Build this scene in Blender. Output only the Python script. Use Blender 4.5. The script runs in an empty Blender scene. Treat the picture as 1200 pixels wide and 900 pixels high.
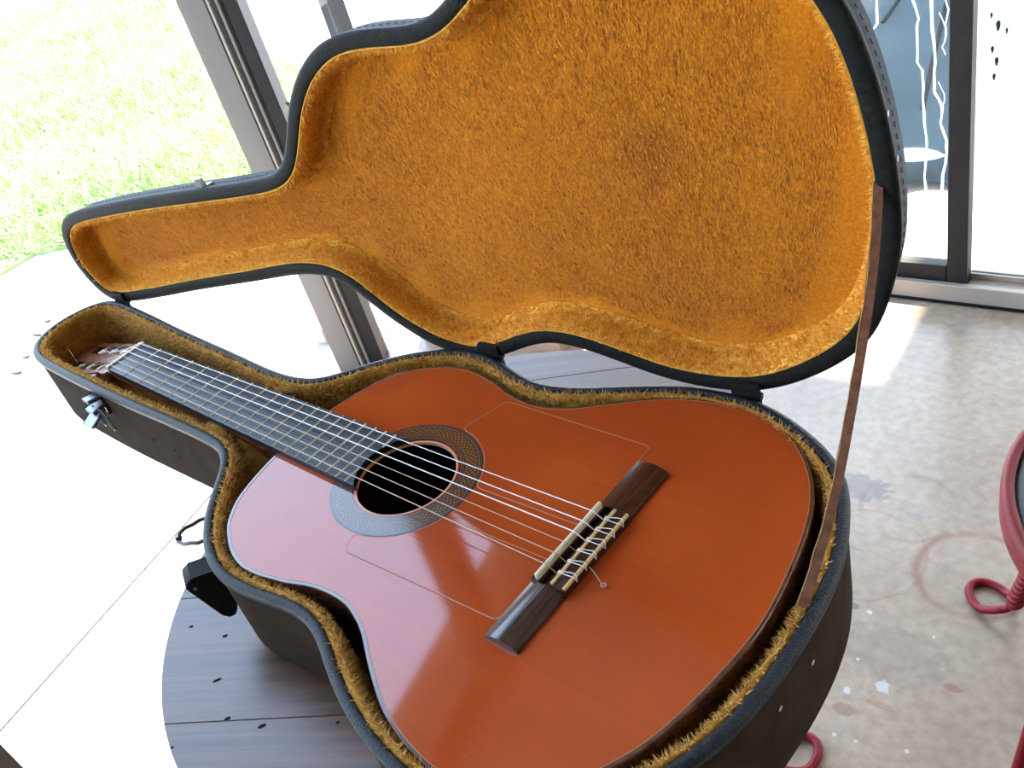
import bpy, bmesh, math, random
import numpy as np
from mathutils import Vector, Matrix

random.seed(4); RNG = np.random.default_rng(4)
sc = bpy.context.scene
col = sc.collection
PI = math.pi

# ------------------------------------------------------------------ camera
ZO = 0.80            # height of the guitar's soundboard above the floor
cam_d = bpy.data.cameras.new('camera'); cam = bpy.data.objects.new('camera', cam_d); col.objects.link(cam)
cam_d.sensor_width = 36.0; cam_d.lens = 1137.576 / 1200 * 36; cam_d.clip_start = 0.02; cam_d.clip_end = 200
CX = Vector((0.74445, 0.61930, -0.24953)); CY = -Vector((0.22495, -0.58451, -0.77958)); CZ = -Vector((-0.62865, 0.52423, -0.57445))
M = Matrix((CX, CY, CZ)).transposed().to_4x4(); M.translation = Vector((1.04627, -0.33200, 0.51568 + ZO))
cam.matrix_world = M
sc.camera = cam

# ------------------------------------------------------------------ sky, sun, exposure
world = bpy.data.worlds.new('sky'); sc.world = world; world.use_nodes = True
wn = world.node_tree.nodes; wl = world.node_tree.links; wn.clear()
wo = wn.new('ShaderNodeOutputWorld'); bg = wn.new('ShaderNodeBackground')
tc = wn.new('ShaderNodeTexCoord'); sx = wn.new('ShaderNodeSeparateXYZ'); rp = wn.new('ShaderNodeValToRGB')
wl.new(tc.outputs['Generated'], sx.inputs[0]); wl.new(sx.outputs['Z'], rp.inputs[0]); wl.new(rp.outputs[0], bg.inputs[0]); wl.new(bg.outputs[0], wo.inputs[0])
rp.color_ramp.elements[0].position = 0.0; rp.color_ramp.elements[0].color = (0.74, 0.87, 1.0, 1)
rp.color_ramp.elements[1].position = 0.8; rp.color_ramp.elements[1].color = (0.42, 0.64, 1.0, 1)
bg.inputs[1].default_value = 6.4
sun_d = bpy.data.lights.new('sun', 'SUN'); sun = bpy.data.objects.new('sun', sun_d); col.objects.link(sun)
sun_d.energy = 22; sun_d.angle = 0.012; sun_d.color = (1.0, 0.95, 0.86)
el = math.radians(58); hz = Vector((0.60, -0.80, 0)).normalized()
sdir = Vector((hz.x * math.cos(el), hz.y * math.cos(el), -math.sin(el)))
sun.rotation_euler = sdir.to_track_quat('-Z', 'Y').to_euler(); sun.location = (-4, 6, 8)
vs = sc.view_settings
vs.view_transform = 'Standard'; vs.look = 'None'; vs.gamma = 1.0; vs.use_curve_mapping = False; vs.exposure = 0.35

# ------------------------------------------------------------------ helpers
def tag(o, label=None, cat=None, group=None, kind=None):
    if label: o['label'] = label
    if cat: o['category'] = cat
    if group: o['group'] = group
    if kind: o['kind'] = kind
    return o

def empty(name, loc=(0, 0, 0), **k):
    o = bpy.data.objects.new(name, None); col.objects.link(o); o.location = loc; o.empty_display_size = 0.05
    return tag(o, **k)

def wloc(o):
    v = Vector((0, 0, 0))
    while o is not None: v += o.location; o = o.parent
    return v

def link(name, me, m, parent=None, smooth=False, **k):
    """vertices are given in world coordinates; the object keeps an identity rotation"""
    o = bpy.data.objects.new(name, me); col.objects.link(o)
    if m: me.materials.append(m)
    if smooth:
        me.polygons.foreach_set('use_smooth', [True] * len(me.polygons))
    if parent is not None:
        o.parent = parent
        me.transform(Matrix.Translation(-wloc(parent)))
    return tag(o, **k)

def obj(name, bm, m, parent=None, smooth=False, norm=True, sharp=None, **k):
    if norm: bmesh.ops.recalc_face_normals(bm, faces=bm.faces)
    me = bpy.data.meshes.new(name); bm.to_mesh(me); bm.free()
    o = link(name, me, m, parent, smooth, **k)
    if sharp is not None and smooth: me.set_sharp_from_angle(angle=math.radians(sharp))
    return o

def box(bm, lo, hi, rot=None, piv=None, bev=0.0):
    lo = Vector(lo); hi = Vector(hi); c = (lo + hi) / 2
    r = bmesh.ops.create_cube(bm, size=1.0)
    vs_ = r['verts']
    for v in vs_: v.co = Vector((v.co.x * (hi.x - lo.x), v.co.y * (hi.y - lo.y), v.co.z * (hi.z - lo.z))) + c
    if bev > 0:
        es = list({e for v in vs_ for e in v.link_edges})
        g = bmesh.ops.bevel(bm, geom=es, offset=bev, segments=2, affect='EDGES', profile=0.5)
        vs_ = list({v for f in g['faces'] for v in f.verts} | {v for v in vs_ if v.is_valid})
    if rot is not None:
        p = Vector(piv) if piv is not None else c
        for v in vs_: v.co = rot @ (v.co - p) + p
    return vs_

def obox(bm, o, ex, ey, ez, bev=0.0):
    """box from corner o with edge vectors ex, ey, ez"""
    o = Vector(o); ex = Vector(ex); ey = Vector(ey); ez = Vector(ez)
    vs_ = box(bm, (0, 0, 0), (1, 1, 1))
    for v in vs_: v.co = o + ex * v.co.x + ey * v.co.y + ez * v.co.z
    if bev > 0:
        es = list({e for v in vs_ for e in v.link_edges})
        bmesh.ops.bevel(bm, geom=es, offset=bev, segments=2, affect='EDGES', profile=0.5)

def loft(bm, rings, closed=True, cap0=False, cap1=False):
    R = [[bm.verts.new(p) for p in r] for r in rings]
    n = len(R[0])
    for a, b in zip(R[:-1], R[1:]):
        for i in range(n if closed else n - 1):
            j = (i + 1) % n
            bm.faces.new((a[i], a[j], b[j], b[i]))
    if cap0: bm.faces.new(R[0][::-1])
    if cap1: bm.faces.new(R[-1])
    return R

def tube(bm, pts, r, seg=8, closed=False):
    pts = [Vector(p) for p in pts]; n = len(pts); rings = []
    up = None
    for i, p in enumerate(pts):
        if closed: t = (pts[(i + 1) % n] - pts[i - 1]).normalized()
        else: t = (pts[min(i + 1, n - 1)] - pts[max(i - 1, 0)]).normalized()
        if up is None:
            up = t.orthogonal().normalized()
        else:
            up = (up - t * up.dot(t)).normalized()
        s = t.cross(up); rr = r[i] if hasattr(r, '__len__') else r
        rings.append([p + (up * math.cos(a) + s * math.sin(a)) * rr for a in [2 * PI * k / seg for k in range(seg)]])
    if closed:
        rings.append(rings[0])
        R = [[bm.verts.new(p) for p in q] for q in rings[:-1]]; R.append(R[0])
        # twist offset between last and first ring
        best = min(range(seg), key=lambda k: (R[-2][0].co - R[0][k].co).length)
        for q in range(n):
            a = R[q]; b = R[q + 1]; off = best if q == n - 1 else 0
            for i in range(seg):
                bm.faces.new((a[i], a[(i + 1) % seg], b[(i + 1 + off) % seg], b[(i + off) % seg]))
    else:
        loft(bm, rings, True, True, True)

def prism(bm, poly, z0, z1, chamfer=0.0):
    """poly CCW list of (x, y)"""
    P = np.array(poly, float)
    if chamfer > 0:
        Q = offset(P, chamfer)
        rings = [[(x, y, z0) for x, y in P], [(x, y, z1 - chamfer) for x, y in P], [(x, y, z1) for x, y in Q]]
    else:
        rings = [[(x, y, z0) for x, y in P], [(x, y, z1) for x, y in P]]
    loft(bm, rings, True, True, True)

def cyl(bm, a, b, r, seg=12, r2=None):
    a = Vector(a); b = Vector(b); t = (b - a).normalized(); u = t.orthogonal().normalized(); s = t.cross(u)
    r2 = r if r2 is None else r2
    loft(bm, [[p + (u * math.cos(2 * PI * k / seg) + s * math.sin(2 * PI * k / seg)) * q for k in range(seg)] for p, q in ((a, r), (b, r2))], True, True, True)

def catmull(P, n, closed=True):
    P = np.array(P, float); m = len(P); out = []
    segs = m if closed else m - 1
    for i in range(segs):
        if closed: p0, p1, p2, p3 = P[i - 1], P[i], P[(i + 1) % m], P[(i + 2) % m]
        else: p0, p1, p2, p3 = P[max(i - 1, 0)], P[i], P[i + 1], P[min(i + 2, m - 1)]
        for t in np.linspace(0, 1, 8, endpoint=False):
            out.append(0.5 * (2 * p1 + (p2 - p0) * t + (2 * p0 - 5 * p1 + 4 * p2 - p3) * t * t + (3 * p1 - p0 - 3 * p2 + p3) * t ** 3))
    if not closed: out.append(P[-1])
    return resample(np.array(out), n, closed)

def resample(P, n, closed=True):
    Q = np.vstack([P, P[:1]]) if closed else P
    d = np.r_[0, np.cumsum(np.sqrt((np.diff(Q, axis=0) ** 2).sum(1)))]
    s = np.linspace(0, d[-1], n, endpoint=not closed)
    return np.stack([np.interp(s, d, Q[:, k]) for k in range(Q.shape[1])], 1)

def smooth(P, it):
    for _ in range(it): P = .25 * np.roll(P, 1, 0) + .5 * P + .25 * np.roll(P, -1, 0)
    return P

def offset(P, d):
    """move a CCW outline inwards by d"""
    T = np.roll(P, -1, 0) - np.roll(P, 1, 0)
    T /= np.maximum(np.sqrt((T ** 2).sum(1)), 1e-12)[:, None]
    return P + d * np.stack([-T[:, 1], T[:, 0]], 1)

def offset_smooth(P, d):
    """inward offset, smoothed so that tight bends do not fold"""
    Q = P
    k = max(1, int(abs(d) / 0.004))
    for _ in range(k):
        Q = smooth(offset(Q, d / k), 1)
    return Q

def tri_soup(name, V, F, m, parent=None, **k):
    me = bpy.data.meshes.new(name)
    V = np.asarray(V, np.float32); F = np.asarray(F, np.int32)
    me.vertices.add(len(V)); me.vertices.foreach_set('co', V.ravel())
    me.loops.add(F.size); me.loops.foreach_set('vertex_index', F.ravel())
    me.polygons.add(len(F)); me.polygons.foreach_set('loop_start', np.arange(0, F.size, 3, dtype=np.int32))
    me.update(calc_edges=True); me.validate()
    return link(name, me, m, parent, **k)

# ------------------------------------------------------------------ materials
def mat(name, c, rough=0.5, metal=0.0, c2=None, scale=20.0, stretch=(1, 1, 1), detail=3, bump=0.0, bscale=None, coat=0.0, sheen=0.0, spec=0.5, trans=0.0, lo=0.35, hi=0.65, rand=0.0):
    m = bpy.data.materials.new(name); m.use_nodes = True
    N = m.node_tree.nodes; L = m.node_tree.links; b = N['Principled BSDF']
    b.inputs['Base Color'].default_value = (*c, 1); b.inputs['Roughness'].default_value = rough; b.inputs['Metallic'].default_value = metal
    b.inputs['Coat Weight'].default_value = coat; b.inputs['Coat Roughness'].default_value = 0.06
    b.inputs['Sheen Weight'].default_value = sheen; b.inputs['Specular IOR Level'].default_value = spec
    b.inputs['Transmission Weight'].default_value = trans
    if c2 is not None or bump:
        t = N.new('ShaderNodeTexCoord'); mp = N.new('ShaderNodeMapping'); mp.inputs['Scale'].default_value = stretch
        L.new(t.outputs['Object'], mp.inputs[0])
        nz = N.new('ShaderNodeTexNoise'); nz.inputs['Scale'].default_value = scale; nz.inputs['Detail'].default_value = detail
        L.new(mp.outputs[0], nz.inputs['Vector'])
        if c2 is not None:
            r = N.new('ShaderNodeValToRGB'); r.color_ramp.elements[0].position = lo; r.color_ramp.elements[1].position = hi
            r.color_ramp.elements[0].color = (*c, 1); r.color_ramp.elements[1].color = (*c2, 1)
            if rand:
                g = N.new('ShaderNodeNewGeometry'); mx = N.new('ShaderNodeMath'); mx.operation = 'MULTIPLY_ADD'; mx.inputs[1].default_value = rand
                L.new(g.outputs['Random Per Island'], mx.inputs[0]); 
                sb = N.new('ShaderNodeMath'); sb.operation = 'SUBTRACT'; sb.inputs[1].default_value = rand / 2
                L.new(nz.outputs['Fac'], mx.inputs[2]); L.new(mx.outputs[0], sb.inputs[0]); L.new(sb.outputs[0], r.inputs[0])
            else:
                L.new(nz.outputs['Fac'], r.inputs[0])
            L.new(r.outputs[0], b.inputs['Base Color'])
        if bump:
            nb = nz
            if bscale:
                nb = N.new('ShaderNodeTexNoise'); nb.inputs['Scale'].default_value = bscale; nb.inputs['Detail'].default_value = 3; L.new(mp.outputs[0], nb.inputs['Vector'])
            bp = N.new('ShaderNodeBump'); bp.inputs['Strength'].default_value = bump; bp.inputs['Distance'].default_value = 0.002
            L.new(nb.outputs['Fac'], bp.inputs['Height']); L.new(bp.outputs[0], b.inputs['Normal'])
    return m

def nodes_of(m): return m.node_tree.nodes, m.node_tree.links, m.node_tree.nodes['Principled BSDF']

MT = {}
MT['sky_tint_vinyl'] = mat('sky_tint_vinyl', (0.010, 0.020, 0.038), 0.55, c2=(0.014, 0.026, 0.046), scale=60, bump=0.35, bscale=900, spec=0.05)  # black vinyl; the blue of reflected sky is put into its colour
MT['sky_tint_rim'] = mat('sky_tint_rim', (0.007, 0.011, 0.017), 0.45, c2=(0.011, 0.018, 0.026), scale=200, bump=0.6, bscale=700, spec=0.24)  # sky reflection on the black piping, tinted into the base colour
MT['lid_rim'] = mat('lid_rim', (0.010, 0.011, 0.010), 0.6, c2=(0.018, 0.018, 0.017), scale=200, bump=0.5, bscale=700, spec=0.12)
MT['brown_vinyl'] = mat('brown_vinyl', (0.029, 0.019, 0.0135), 0.85, c2=(0.042, 0.028, 0.020), scale=40, bump=0.5, bscale=800, spec=0.03)
MT['plush'] = mat('plush', (0.78, 0.37, 0.035), 0.9, c2=(0.94, 0.54, 0.08), scale=60, bump=0.8, bscale=350, sheen=0.25, spec=0.1)
MT['plush_pile'] = mat('plush_pile', (0.84, 0.40, 0.04), 0.8, c2=(1.0, 0.72, 0.17), scale=130, sheen=0.2, spec=0.15, rand=0.75, lo=0.2, hi=0.75)
MT['base_pile'] = mat('base_pile', (0.36, 0.17, 0.025), 0.8, c2=(0.80, 0.52, 0.16), scale=110, sheen=0.2, spec=0.12, rand=0.7, lo=0.2, hi=0.8)  # pile of the lower half, its sky-lit duller look set in the colour
MT['base_plush'] = mat('base_plush', (0.34, 0.15, 0.02), 0.9, c2=(0.50, 0.26, 0.045), scale=60, bump=0.8, bscale=350, sheen=0.15, spec=0.05)  # darker copy of the gold plush, the base's lighting mixed into the colour
MT['rosewood'] = mat('rosewood', (0.050, 0.018, 0.012), 0.16, c2=(0.12, 0.040, 0.024), scale=30, stretch=(0.3, 3, 3), coat=0.6, bump=0.05)
MT['bridge_rosewood'] = mat('bridge_rosewood', (0.018, 0.008, 0.006), 0.2, c2=(0.050, 0.019, 0.013), scale=90, stretch=(4, 0.25, 4), coat=0.15, bump=0.06)
MT['mahogany'] = mat('mahogany', (0.14, 0.035, 0.018), 0.25, c2=(0.22, 0.07, 0.035), scale=60, stretch=(0.3, 4, 4), coat=0.4)
MT['ebony'] = mat('ebony', (0.008, 0.009, 0.010), 0.30, c2=(0.020, 0.020, 0.022), scale=80, stretch=(0.08, 4, 1), bump=0.12, bscale=160, spec=0.22)
MT['bone'] = mat('bone', (0.62, 0.52, 0.36), 0.35, c2=(0.74, 0.65, 0.48), scale=60)
MT['bone_strip'] = mat('bone_strip', (0.52, 0.33, 0.12), 0.35, c2=(0.64, 0.44, 0.20), scale=80)
MT['nickel'] = mat('nickel', (0.75, 0.74, 0.70), 0.22, 1.0)
MT['fret_metal'] = mat('fret_metal', (0.80, 0.79, 0.76), 0.3, 0.9)
MT['dark_metal'] = mat('dark_metal', (0.10, 0.095, 0.09), 0.35, 0.9, c2=(0.16, 0.14, 0.12), scale=150)
MT['nylon'] = mat('nylon', (0.86, 0.86, 0.84), 0.25, spec=0.7)
MT['wound'] = mat('wound_string', (0.42, 0.32, 0.22), 0.4, 0.5)
MT['red_paint'] = mat('red_paint', (0.19, 0.0035, 0.009), 0.40, c2=(0.16, 0.003, 0.008), scale=40, coat=0.0, bump=0.1, spec=0.22)
MT['black_pad'] = mat('black_pad', (0.018, 0.022, 0.021), 0.5, c2=(0.03, 0.034, 0.032), scale=60, bump=0.3, bscale=400)
MT['alu'] = mat('aluminium', (0.36, 0.30, 0.245), 0.42, 0.2, c2=(0.42, 0.355, 0.295), scale=12, stretch=(1, 1, 0.1), bump=0.03)
MT['post_alu'] = mat('post_aluminium', (0.17, 0.155, 0.14), 0.45, 0.2, c2=(0.21, 0.19, 0.17), scale=12, stretch=(1, 1, 0.1))
MT['bronze'] = mat('bronze_frame', (0.014, 0.012, 0.0115), 0.5, 0.0, c2=(0.020, 0.017, 0.016), scale=30, spec=0.3)
MT['white_wall'] = mat('painted_wall', (0.17, 0.145, 0.12), 0.8, c2=(0.20, 0.17, 0.14), scale=3)
MT['ceiling'] = mat('ceiling_board', (0.22, 0.19, 0.16), 0.85, c2=(0.26, 0.23, 0.19), scale=3)
MT['tan_wood'] = mat('tan_wood', (0.30, 0.17, 0.10), 0.6, c2=(0.36, 0.22, 0.14), scale=14, stretch=(0.4, 6, 6))
MT['strap'] = mat('strap_webbing', (0.17, 0.070, 0.040), 0.9, c2=(0.25, 0.115, 0.065), scale=140, bump=0.4, bscale=900, spec=0.08)
MT['strap_end'] = mat('strap_edge', (0.42, 0.24, 0.08), 0.8)
MT['hole_dark'] = mat('hole_dark', (0.012, 0.010, 0.009), 0.9, spec=0.1)

def fibre(m, k):
    # light passes through the fibres of the pile
    N, L, b = nodes_of(m); o = N['Material Output']; t = N.new('ShaderNodeBsdfTranslucent'); x = N.new('ShaderNodeMixShader'); x.inputs[0].default_value = k
    L.new(b.inputs['Base Color'].links[0].from_socket, t.inputs[0]); L.new(b.outputs[0], x.inputs[1]); L.new(t.outputs[0], x.inputs[2]); L.new(x.outputs[0], o.inputs[0])
fibre(MT['plush_pile'], 0.45); fibre(MT['base_pile'], 0.35)

# soundboard: cedar with fine straight grain
def soundboard_mat():
    m = mat('cedar_soundboard', (0.40, 0.085, 0.016), 0.05, coat=0.0, spec=0.55)
    N, L, b = nodes_of(m)
    t = N.new('ShaderNodeTexCoord'); mp = N.new('ShaderNodeMapping'); mp.inputs['Scale'].default_value = (2.0, 650, 1); L.new(t.outputs['Object'], mp.inputs[0])
    nz = N.new('ShaderNodeTexNoise'); nz.inputs['Scale'].default_value = 1.0; nz.inputs['Detail'].default_value = 2; L.new(mp.outputs[0], nz.inputs['Vector'])
    n2 = N.new('ShaderNodeTexNoise'); n2.inputs['Scale'].default_value = 7; n2.inputs['Detail'].default_value = 3; L.new(t.outputs['Object'], n2.inputs['Vector'])
    r = N.new('ShaderNodeValToRGB'); r.color_ramp.elements[0].position = 0.25; r.color_ramp.elements[1].position = 0.75
    r.color_ramp.elements[0].color = (0.362, 0.052, 0.012, 1); r.color_ramp.elements[1].color = (0.405, 0.065, 0.014, 1)
    L.new(nz.outputs['Fac'], r.inputs[0])
    r2 = N.new('ShaderNodeValToRGB'); r2.color_ramp.elements[0].position = 0.3; r2.color_ramp.elements[1].position = 0.7
    r2.color_ramp.elements[0].color = (0.86, 0.80, 0.80, 1); r2.color_ramp.elements[1].color = (1.05, 1.12, 1.0, 1); L.new(n2.outputs['Fac'], r2.inputs[0])
    mx = N.new('ShaderNodeMix'); mx.data_type = 'RGBA'; mx.blend_type = 'MULTIPLY'; mx.inputs[0].default_value = 1.0
    L.new(r.outputs[0], mx.inputs[6]); L.new(r2.outputs[0], mx.inputs[7]); L.new(mx.outputs[2], b.inputs['Base Color'])
    bp = N.new('ShaderNodeBump'); bp.inputs['Strength'].default_value = 0.012; bp.inputs['Distance'].default_value = 0.001; L.new(nz.outputs['Fac'], bp.inputs['Height']); L.new(bp.outputs[0], b.inputs['Normal'])
    return m
MT['cedar'] = soundboard_mat()
MT['cedar_edge'] = mat('cedar_edge', (0.62, 0.30, 0.17), 0.45)
MT['tap_edge'] = mat('tap_edge', (0.40, 0.17, 0.07), 0.35)

# rosette: concentric mosaic rings (centre at the object's origin)
def rosette_mat():
    m = mat('rosette_mosaic', (0.1, 0.06, 0.04), 0.12, spec=0.55)
    N, L, b = nodes_of(m)
    t = N.new('ShaderNodeTexCoord'); s = N.new('ShaderNodeSeparateXYZ'); L.new(t.outputs['Object'], s.inputs[0])
    def mth(op, a=None, c=None, v0=None, v1=None):
        x = N.new('ShaderNodeMath'); x.operation = op
        if a is not None: L.new(a, x.inputs[0])
        if c is not None: L.new(c, x.inputs[1])
        if v0 is not None: x.inputs[0].default_value = v0
        if v1 is not None: x.inputs[1].default_value = v1
        return x.outputs[0]
    r2 = mth('ADD', mth('MULTIPLY', s.outputs['X'], s.outputs['X']), mth('MULTIPLY', s.outputs['Y'], s.outputs['Y']))
    rad = mth('SQRT', r2); nr = N.new('ShaderNodeMapRange'); nr.inputs[1].default_value = 0.0475; nr.inputs[2].default_value = 0.0685; L.new(rad, nr.inputs[0])
    ra = N.new('ShaderNodeValToRGB'); ra.color_ramp.interpolation = 'CONSTANT'; L.new(nr.outputs[0], ra.inputs[0])
    e = ra.color_ramp.elements
    seq = [(0, (0.03, 0.015, 0.01)), (0.06, (0.25, 0.09, 0.04)), (0.10, (0.03, 0.016, 0.012)), (0.14, (0.10, 0.06, 0.05)), (0.22, (0.022, 0.014, 0.012)), (0.26, (0.16, 0.08, 0.04)),
           (0.30, (0.075, 0.032, 0.018)), (0.72, (0.16, 0.08, 0.04)), (0.75, (0.022, 0.014, 0.012)), (0.79, (0.12, 0.075, 0.06)), (0.87, (0.022, 0.014, 0.012)), (0.91, (0.10, 0.055, 0.04)), (0.95, (0.02, 0.012, 0.01))]
    e[0].position = seq[0][0]; e[0].color = (*seq[0][1], 1); e[1].position = seq[1][0]; e[1].color = (*seq[1][1], 1)
    for p, c in seq[2:]:
        q = e.new(p); q.color = (*c, 1)
    ang = mth('ARCTAN2', s.outputs['Y'], s.outputs['X'])
    wv = mth('SINE', mth('MULTIPLY', ang, v1=70.0)); wr = mth('COSINE', mth('MULTIPLY', mth('SUBTRACT', nr.outputs[0], v1=0.51), v1=34.0))
    mask = mth('GREATER_THAN', mth('MULTIPLY', wv, wr), v1=0.30)
    inb = mth('MULTIPLY', mth('GREATER_THAN', nr.outputs[0], v1=0.31), mth('LESS_THAN', nr.outputs[0], v1=0.71))
    f = mth('MULTIPLY', mask, inb)
    mx = N.new('ShaderNodeMix'); mx.data_type = 'RGBA'; L.new(f, mx.inputs[0]); L.new(ra.outputs[0], mx.inputs[6]); mx.inputs[7].default_value = (0.22, 0.11, 0.035, 1)
    L.new(mx.outputs[2], b.inputs['Base Color'])
    return m
MT['rosette'] = rosette_mat()

# table planks: dark stained wood, grain along the object's x after rotation
def plank_mat(ang):
    m = mat('stained_plank', (0.1, 0.06, 0.04), 0.30, spec=0.6, coat=0.0)
    N, L, b = nodes_of(m)
    t = N.new('ShaderNodeTexCoord'); mr = N.new('ShaderNodeMapping'); mr.inputs['Rotation'].default_value = (0, 0, -ang); L.new(t.outputs['Object'], mr.inputs[0])
    mp = N.new('ShaderNodeMapping'); mp.inputs['Scale'].default_value = (1.3, 34, 1); L.new(mr.outputs[0], mp.inputs[0])
    oi = N.new('ShaderNodeObjectInfo'); 
    nz = N.new('ShaderNodeTexNoise'); nz.noise_dimensions = '4D'; nz.inputs['Scale'].default_value = 2.2; nz.inputs['Detail'].default_value = 6; nz.inputs['Distortion'].default_value = 0.8; L.new(mp.outputs[0], nz.inputs['Vector'])
    ml = N.new('ShaderNodeMath'); ml.operation = 'MULTIPLY'; ml.inputs[1].default_value = 9; L.new(oi.outputs['Random'], ml.inputs[0]); L.new(ml.outputs[0], nz.inputs['W'])
    r = N.new('ShaderNodeValToRGB'); r.color_ramp.elements[0].position = 0.3; r.color_ramp.elements[1].position = 0.7
    r.color_ramp.elements[0].color = (0.035, 0.017, 0.009, 1); r.color_ramp.elements[1].color = (0.175, 0.088, 0.048, 1); L.new(nz.outputs['Fac'], r.inputs[0])
    L.new(r.outputs[0], b.inputs['Base Color'])
    bp = N.new('ShaderNodeBump'); bp.inputs['Strength'].default_value = 0.4; bp.inputs['Distance'].default_value = 0.001; L.new(nz.outputs['Fac'], bp.inputs['Height']); L.new(bp.outputs[0], b.inputs['Normal'])
    rr = N.new('ShaderNodeMapRange'); rr.inputs[3].default_value = 0.24; rr.inputs[4].default_value = 0.42; L.new(nz.outputs['Fac'], rr.inputs[0]); L.new(rr.outputs[0], b.inputs['Roughness'])
    return m

# concrete floor with stains (marks with shapes of their own, in world metres)
def concrete_mat(name, c, c2, rough, stains=True):
    m = mat(name, c, rough, spec=0.65)
    N, L, b = nodes_of(m)
    t = N.new('ShaderNodeTexCoord')
    def noise(scale, detail=4, dist=0.0):
        n = N.new('ShaderNodeTexNoise'); n.inputs['Scale'].default_value = scale; n.inputs['Detail'].default_value = detail; n.inputs['Distortion'].default_value = dist
        L.new(t.outputs['Object'], n.inputs['Vector']); return n
    def ramp(src, p0, c0, p1, c1):
        r = N.new('ShaderNodeValToRGB'); r.color_ramp.elements[0].position = p0; r.color_ramp.elements[1].position = p1
        r.color_ramp.elements[0].color = (*c0, 1); r.color_ramp.elements[1].color = (*c1, 1); L.new(src, r.inputs[0]); return r.outputs[0]
    def mix(f, a, bb, mode='MIX'):
        x = N.new('ShaderNodeMix'); x.data_type = 'RGBA'; x.blend_type = mode
        if isinstance(f, float): x.inputs[0].default_value = f
        else: L.new(f, x.inputs[0])
        L.new(a, x.inputs[6])
        if isinstance(bb, tuple): x.inputs[7].default_value = (*bb, 1)
        else: L.new(bb, x.inputs[7])
        return x.outputs[2]
    base = ramp(noise(3.5, 5).outputs['Fac'], 0.35, c, 0.65, c2)
    fine = ramp(noise(55, 4).outputs['Fac'], 0.35, (0.84, 0.82, 0.80), 0.65, (1.06, 1.06, 1.06))
    out = mix(1.0, base, fine, 'MULTIPLY')
    if stains:
        def mth(op, a, v=None, c=None):
            x = N.new('ShaderNodeMath'); x.operation = op; L.new(a, x.inputs[0])
            if v is not None: x.inputs[1].default_value = v
            if c is not None: L.new(c, x.inputs[1])
            return x.outputs[0]
        wob = noise(18, 3); wob2 = noise(75, 3)
        def dist(cx, cy, sx_=1.0, sy_=1.0, w=0.03, wb=None):
            a = N.new('ShaderNodeVectorMath'); a.operation = 'SUBTRACT'; a.inputs[1].default_value = (cx, cy, 0); L.new(t.outputs['Object'], a.inputs[0])
            k = N.new('ShaderNodeVectorMath'); k.operation = 'MULTIPLY'; k.inputs[1].default_value = (sx_, sy_, 0); L.new(a.outputs[0], k.inputs[0])
            l = N.new('ShaderNodeVectorMath'); l.operation = 'LENGTH'; L.new(k.outputs[0], l.inputs[0])
            return mth('ADD', l.outputs['Value'], c=mth('MULTIPLY', mth('SUBTRACT', (wb or wob).outputs['Fac'], 0.5), w))
        brk = ramp(noise(9, 3).outputs['Fac'], 0.42, (0.12, 0.12, 0.12), 0.55, (1, 1, 1))
        for (cx, cy, rad, w, amt, cc) in ((0.690, 0.765, 0.088, 0.006, 0.75, (0.20, 0.085, 0.04)), (0.545, 0.862, 0.080, 0.004, 0.55, (0.22, 0.11, 0.06)), (0.52, 0.73, 0.10, 0.003, 0.45, (0.22, 0.11, 0.06))):
            d = dist(cx, cy, w=0.012)
            ring = N.new('ShaderNodeMapRange'); ring.inputs[1].default_value = w * 1.8; ring.inputs[2].default_value = 0.0; ring.inputs[3].default_value = 0; ring.inputs[4].default_value = amt
            L.new(mth('ABSOLUTE', mth('SUBTRACT', d, rad)), ring.inputs[0])
            out = mix(mth('MULTIPLY', ring.outputs[0], c=brk), out, cc)
        for (cx, cy, rx, ry, amt, cc) in ((0.455, 0.875, 0.060, 0.034, 0.62, (0.13, 0.105, 0.095)), (0.56, 0.845, 0.018, 0.010, 0.5, (0.2, 0.18, 0.17)), (0.64, 0.56, 0.09, 0.06, 0.30, (0.15, 0.125, 0.11)), (0.28, 1.40, 0.05, 0.12, 0.35, (0.2, 0.18, 0.17)),
                                          (0.452, 1.405, 0.022, 0.05, 0.4, (0.22, 0.20, 0.19)), (0.62, 0.44, 0.02, 0.012, 0.5, (0.2, 0.1, 0.07)), (0.55, 0.62, 0.014, 0.007, 0.75, (0.12, 0.1, 0.09)), (0.735, 0.545, 0.016, 0.007, 0.7, (0.24, 0.10, 0.07)),
                                          (0.70, 0.35, 0.009, 0.006, 0.8, (0.08, 0.08, 0.08)), (0.50, 0.735, 0.022, 0.004, 0.5, (0.2, 0.15, 0.12)), (0.66, 0.47, 0.025, 0.006, 0.45, (0.26, 0.15, 0.10))):
            d = dist(cx, cy, 1.0, rx / ry, w=rx * 1.2, wb=wob2)
            sp = N.new('ShaderNodeMapRange'); sp.inputs[1].default_value = rx; sp.inputs[2].default_value = rx * 0.75; sp.inputs[3].default_value = 0; sp.inputs[4].default_value = amt; L.new(d, sp.inputs[0])
            out = mix(sp.outputs[0], out, cc)
        for (cx, cy, r_) in ((0.652, 0.502, 0.011), (0.700, 0.318, 0.008), (0.610, 0.470, 0.006), (0.625, 0.395, 0.004), (0.58, 0.62, 0.005), (0.68, 0.62, 0.004), (0.60, 0.53, 0.003), (0.655, 0.40, 0.003), (0.72, 0.42, 0.003)):
            d = dist(cx, cy, w=r_ * 2.2, wb=wob2)
            sp = N.new('ShaderNodeMapRange'); sp.inputs[1].default_value = r_; sp.inputs[2].default_value = r_ * 0.7; sp.inputs[3].default_value = 0; sp.inputs[4].default_value = 0.7; L.new(d, sp.inputs[0])
            out = mix(sp.outputs[0], out, (0.50, 0.49, 0.47))
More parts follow.
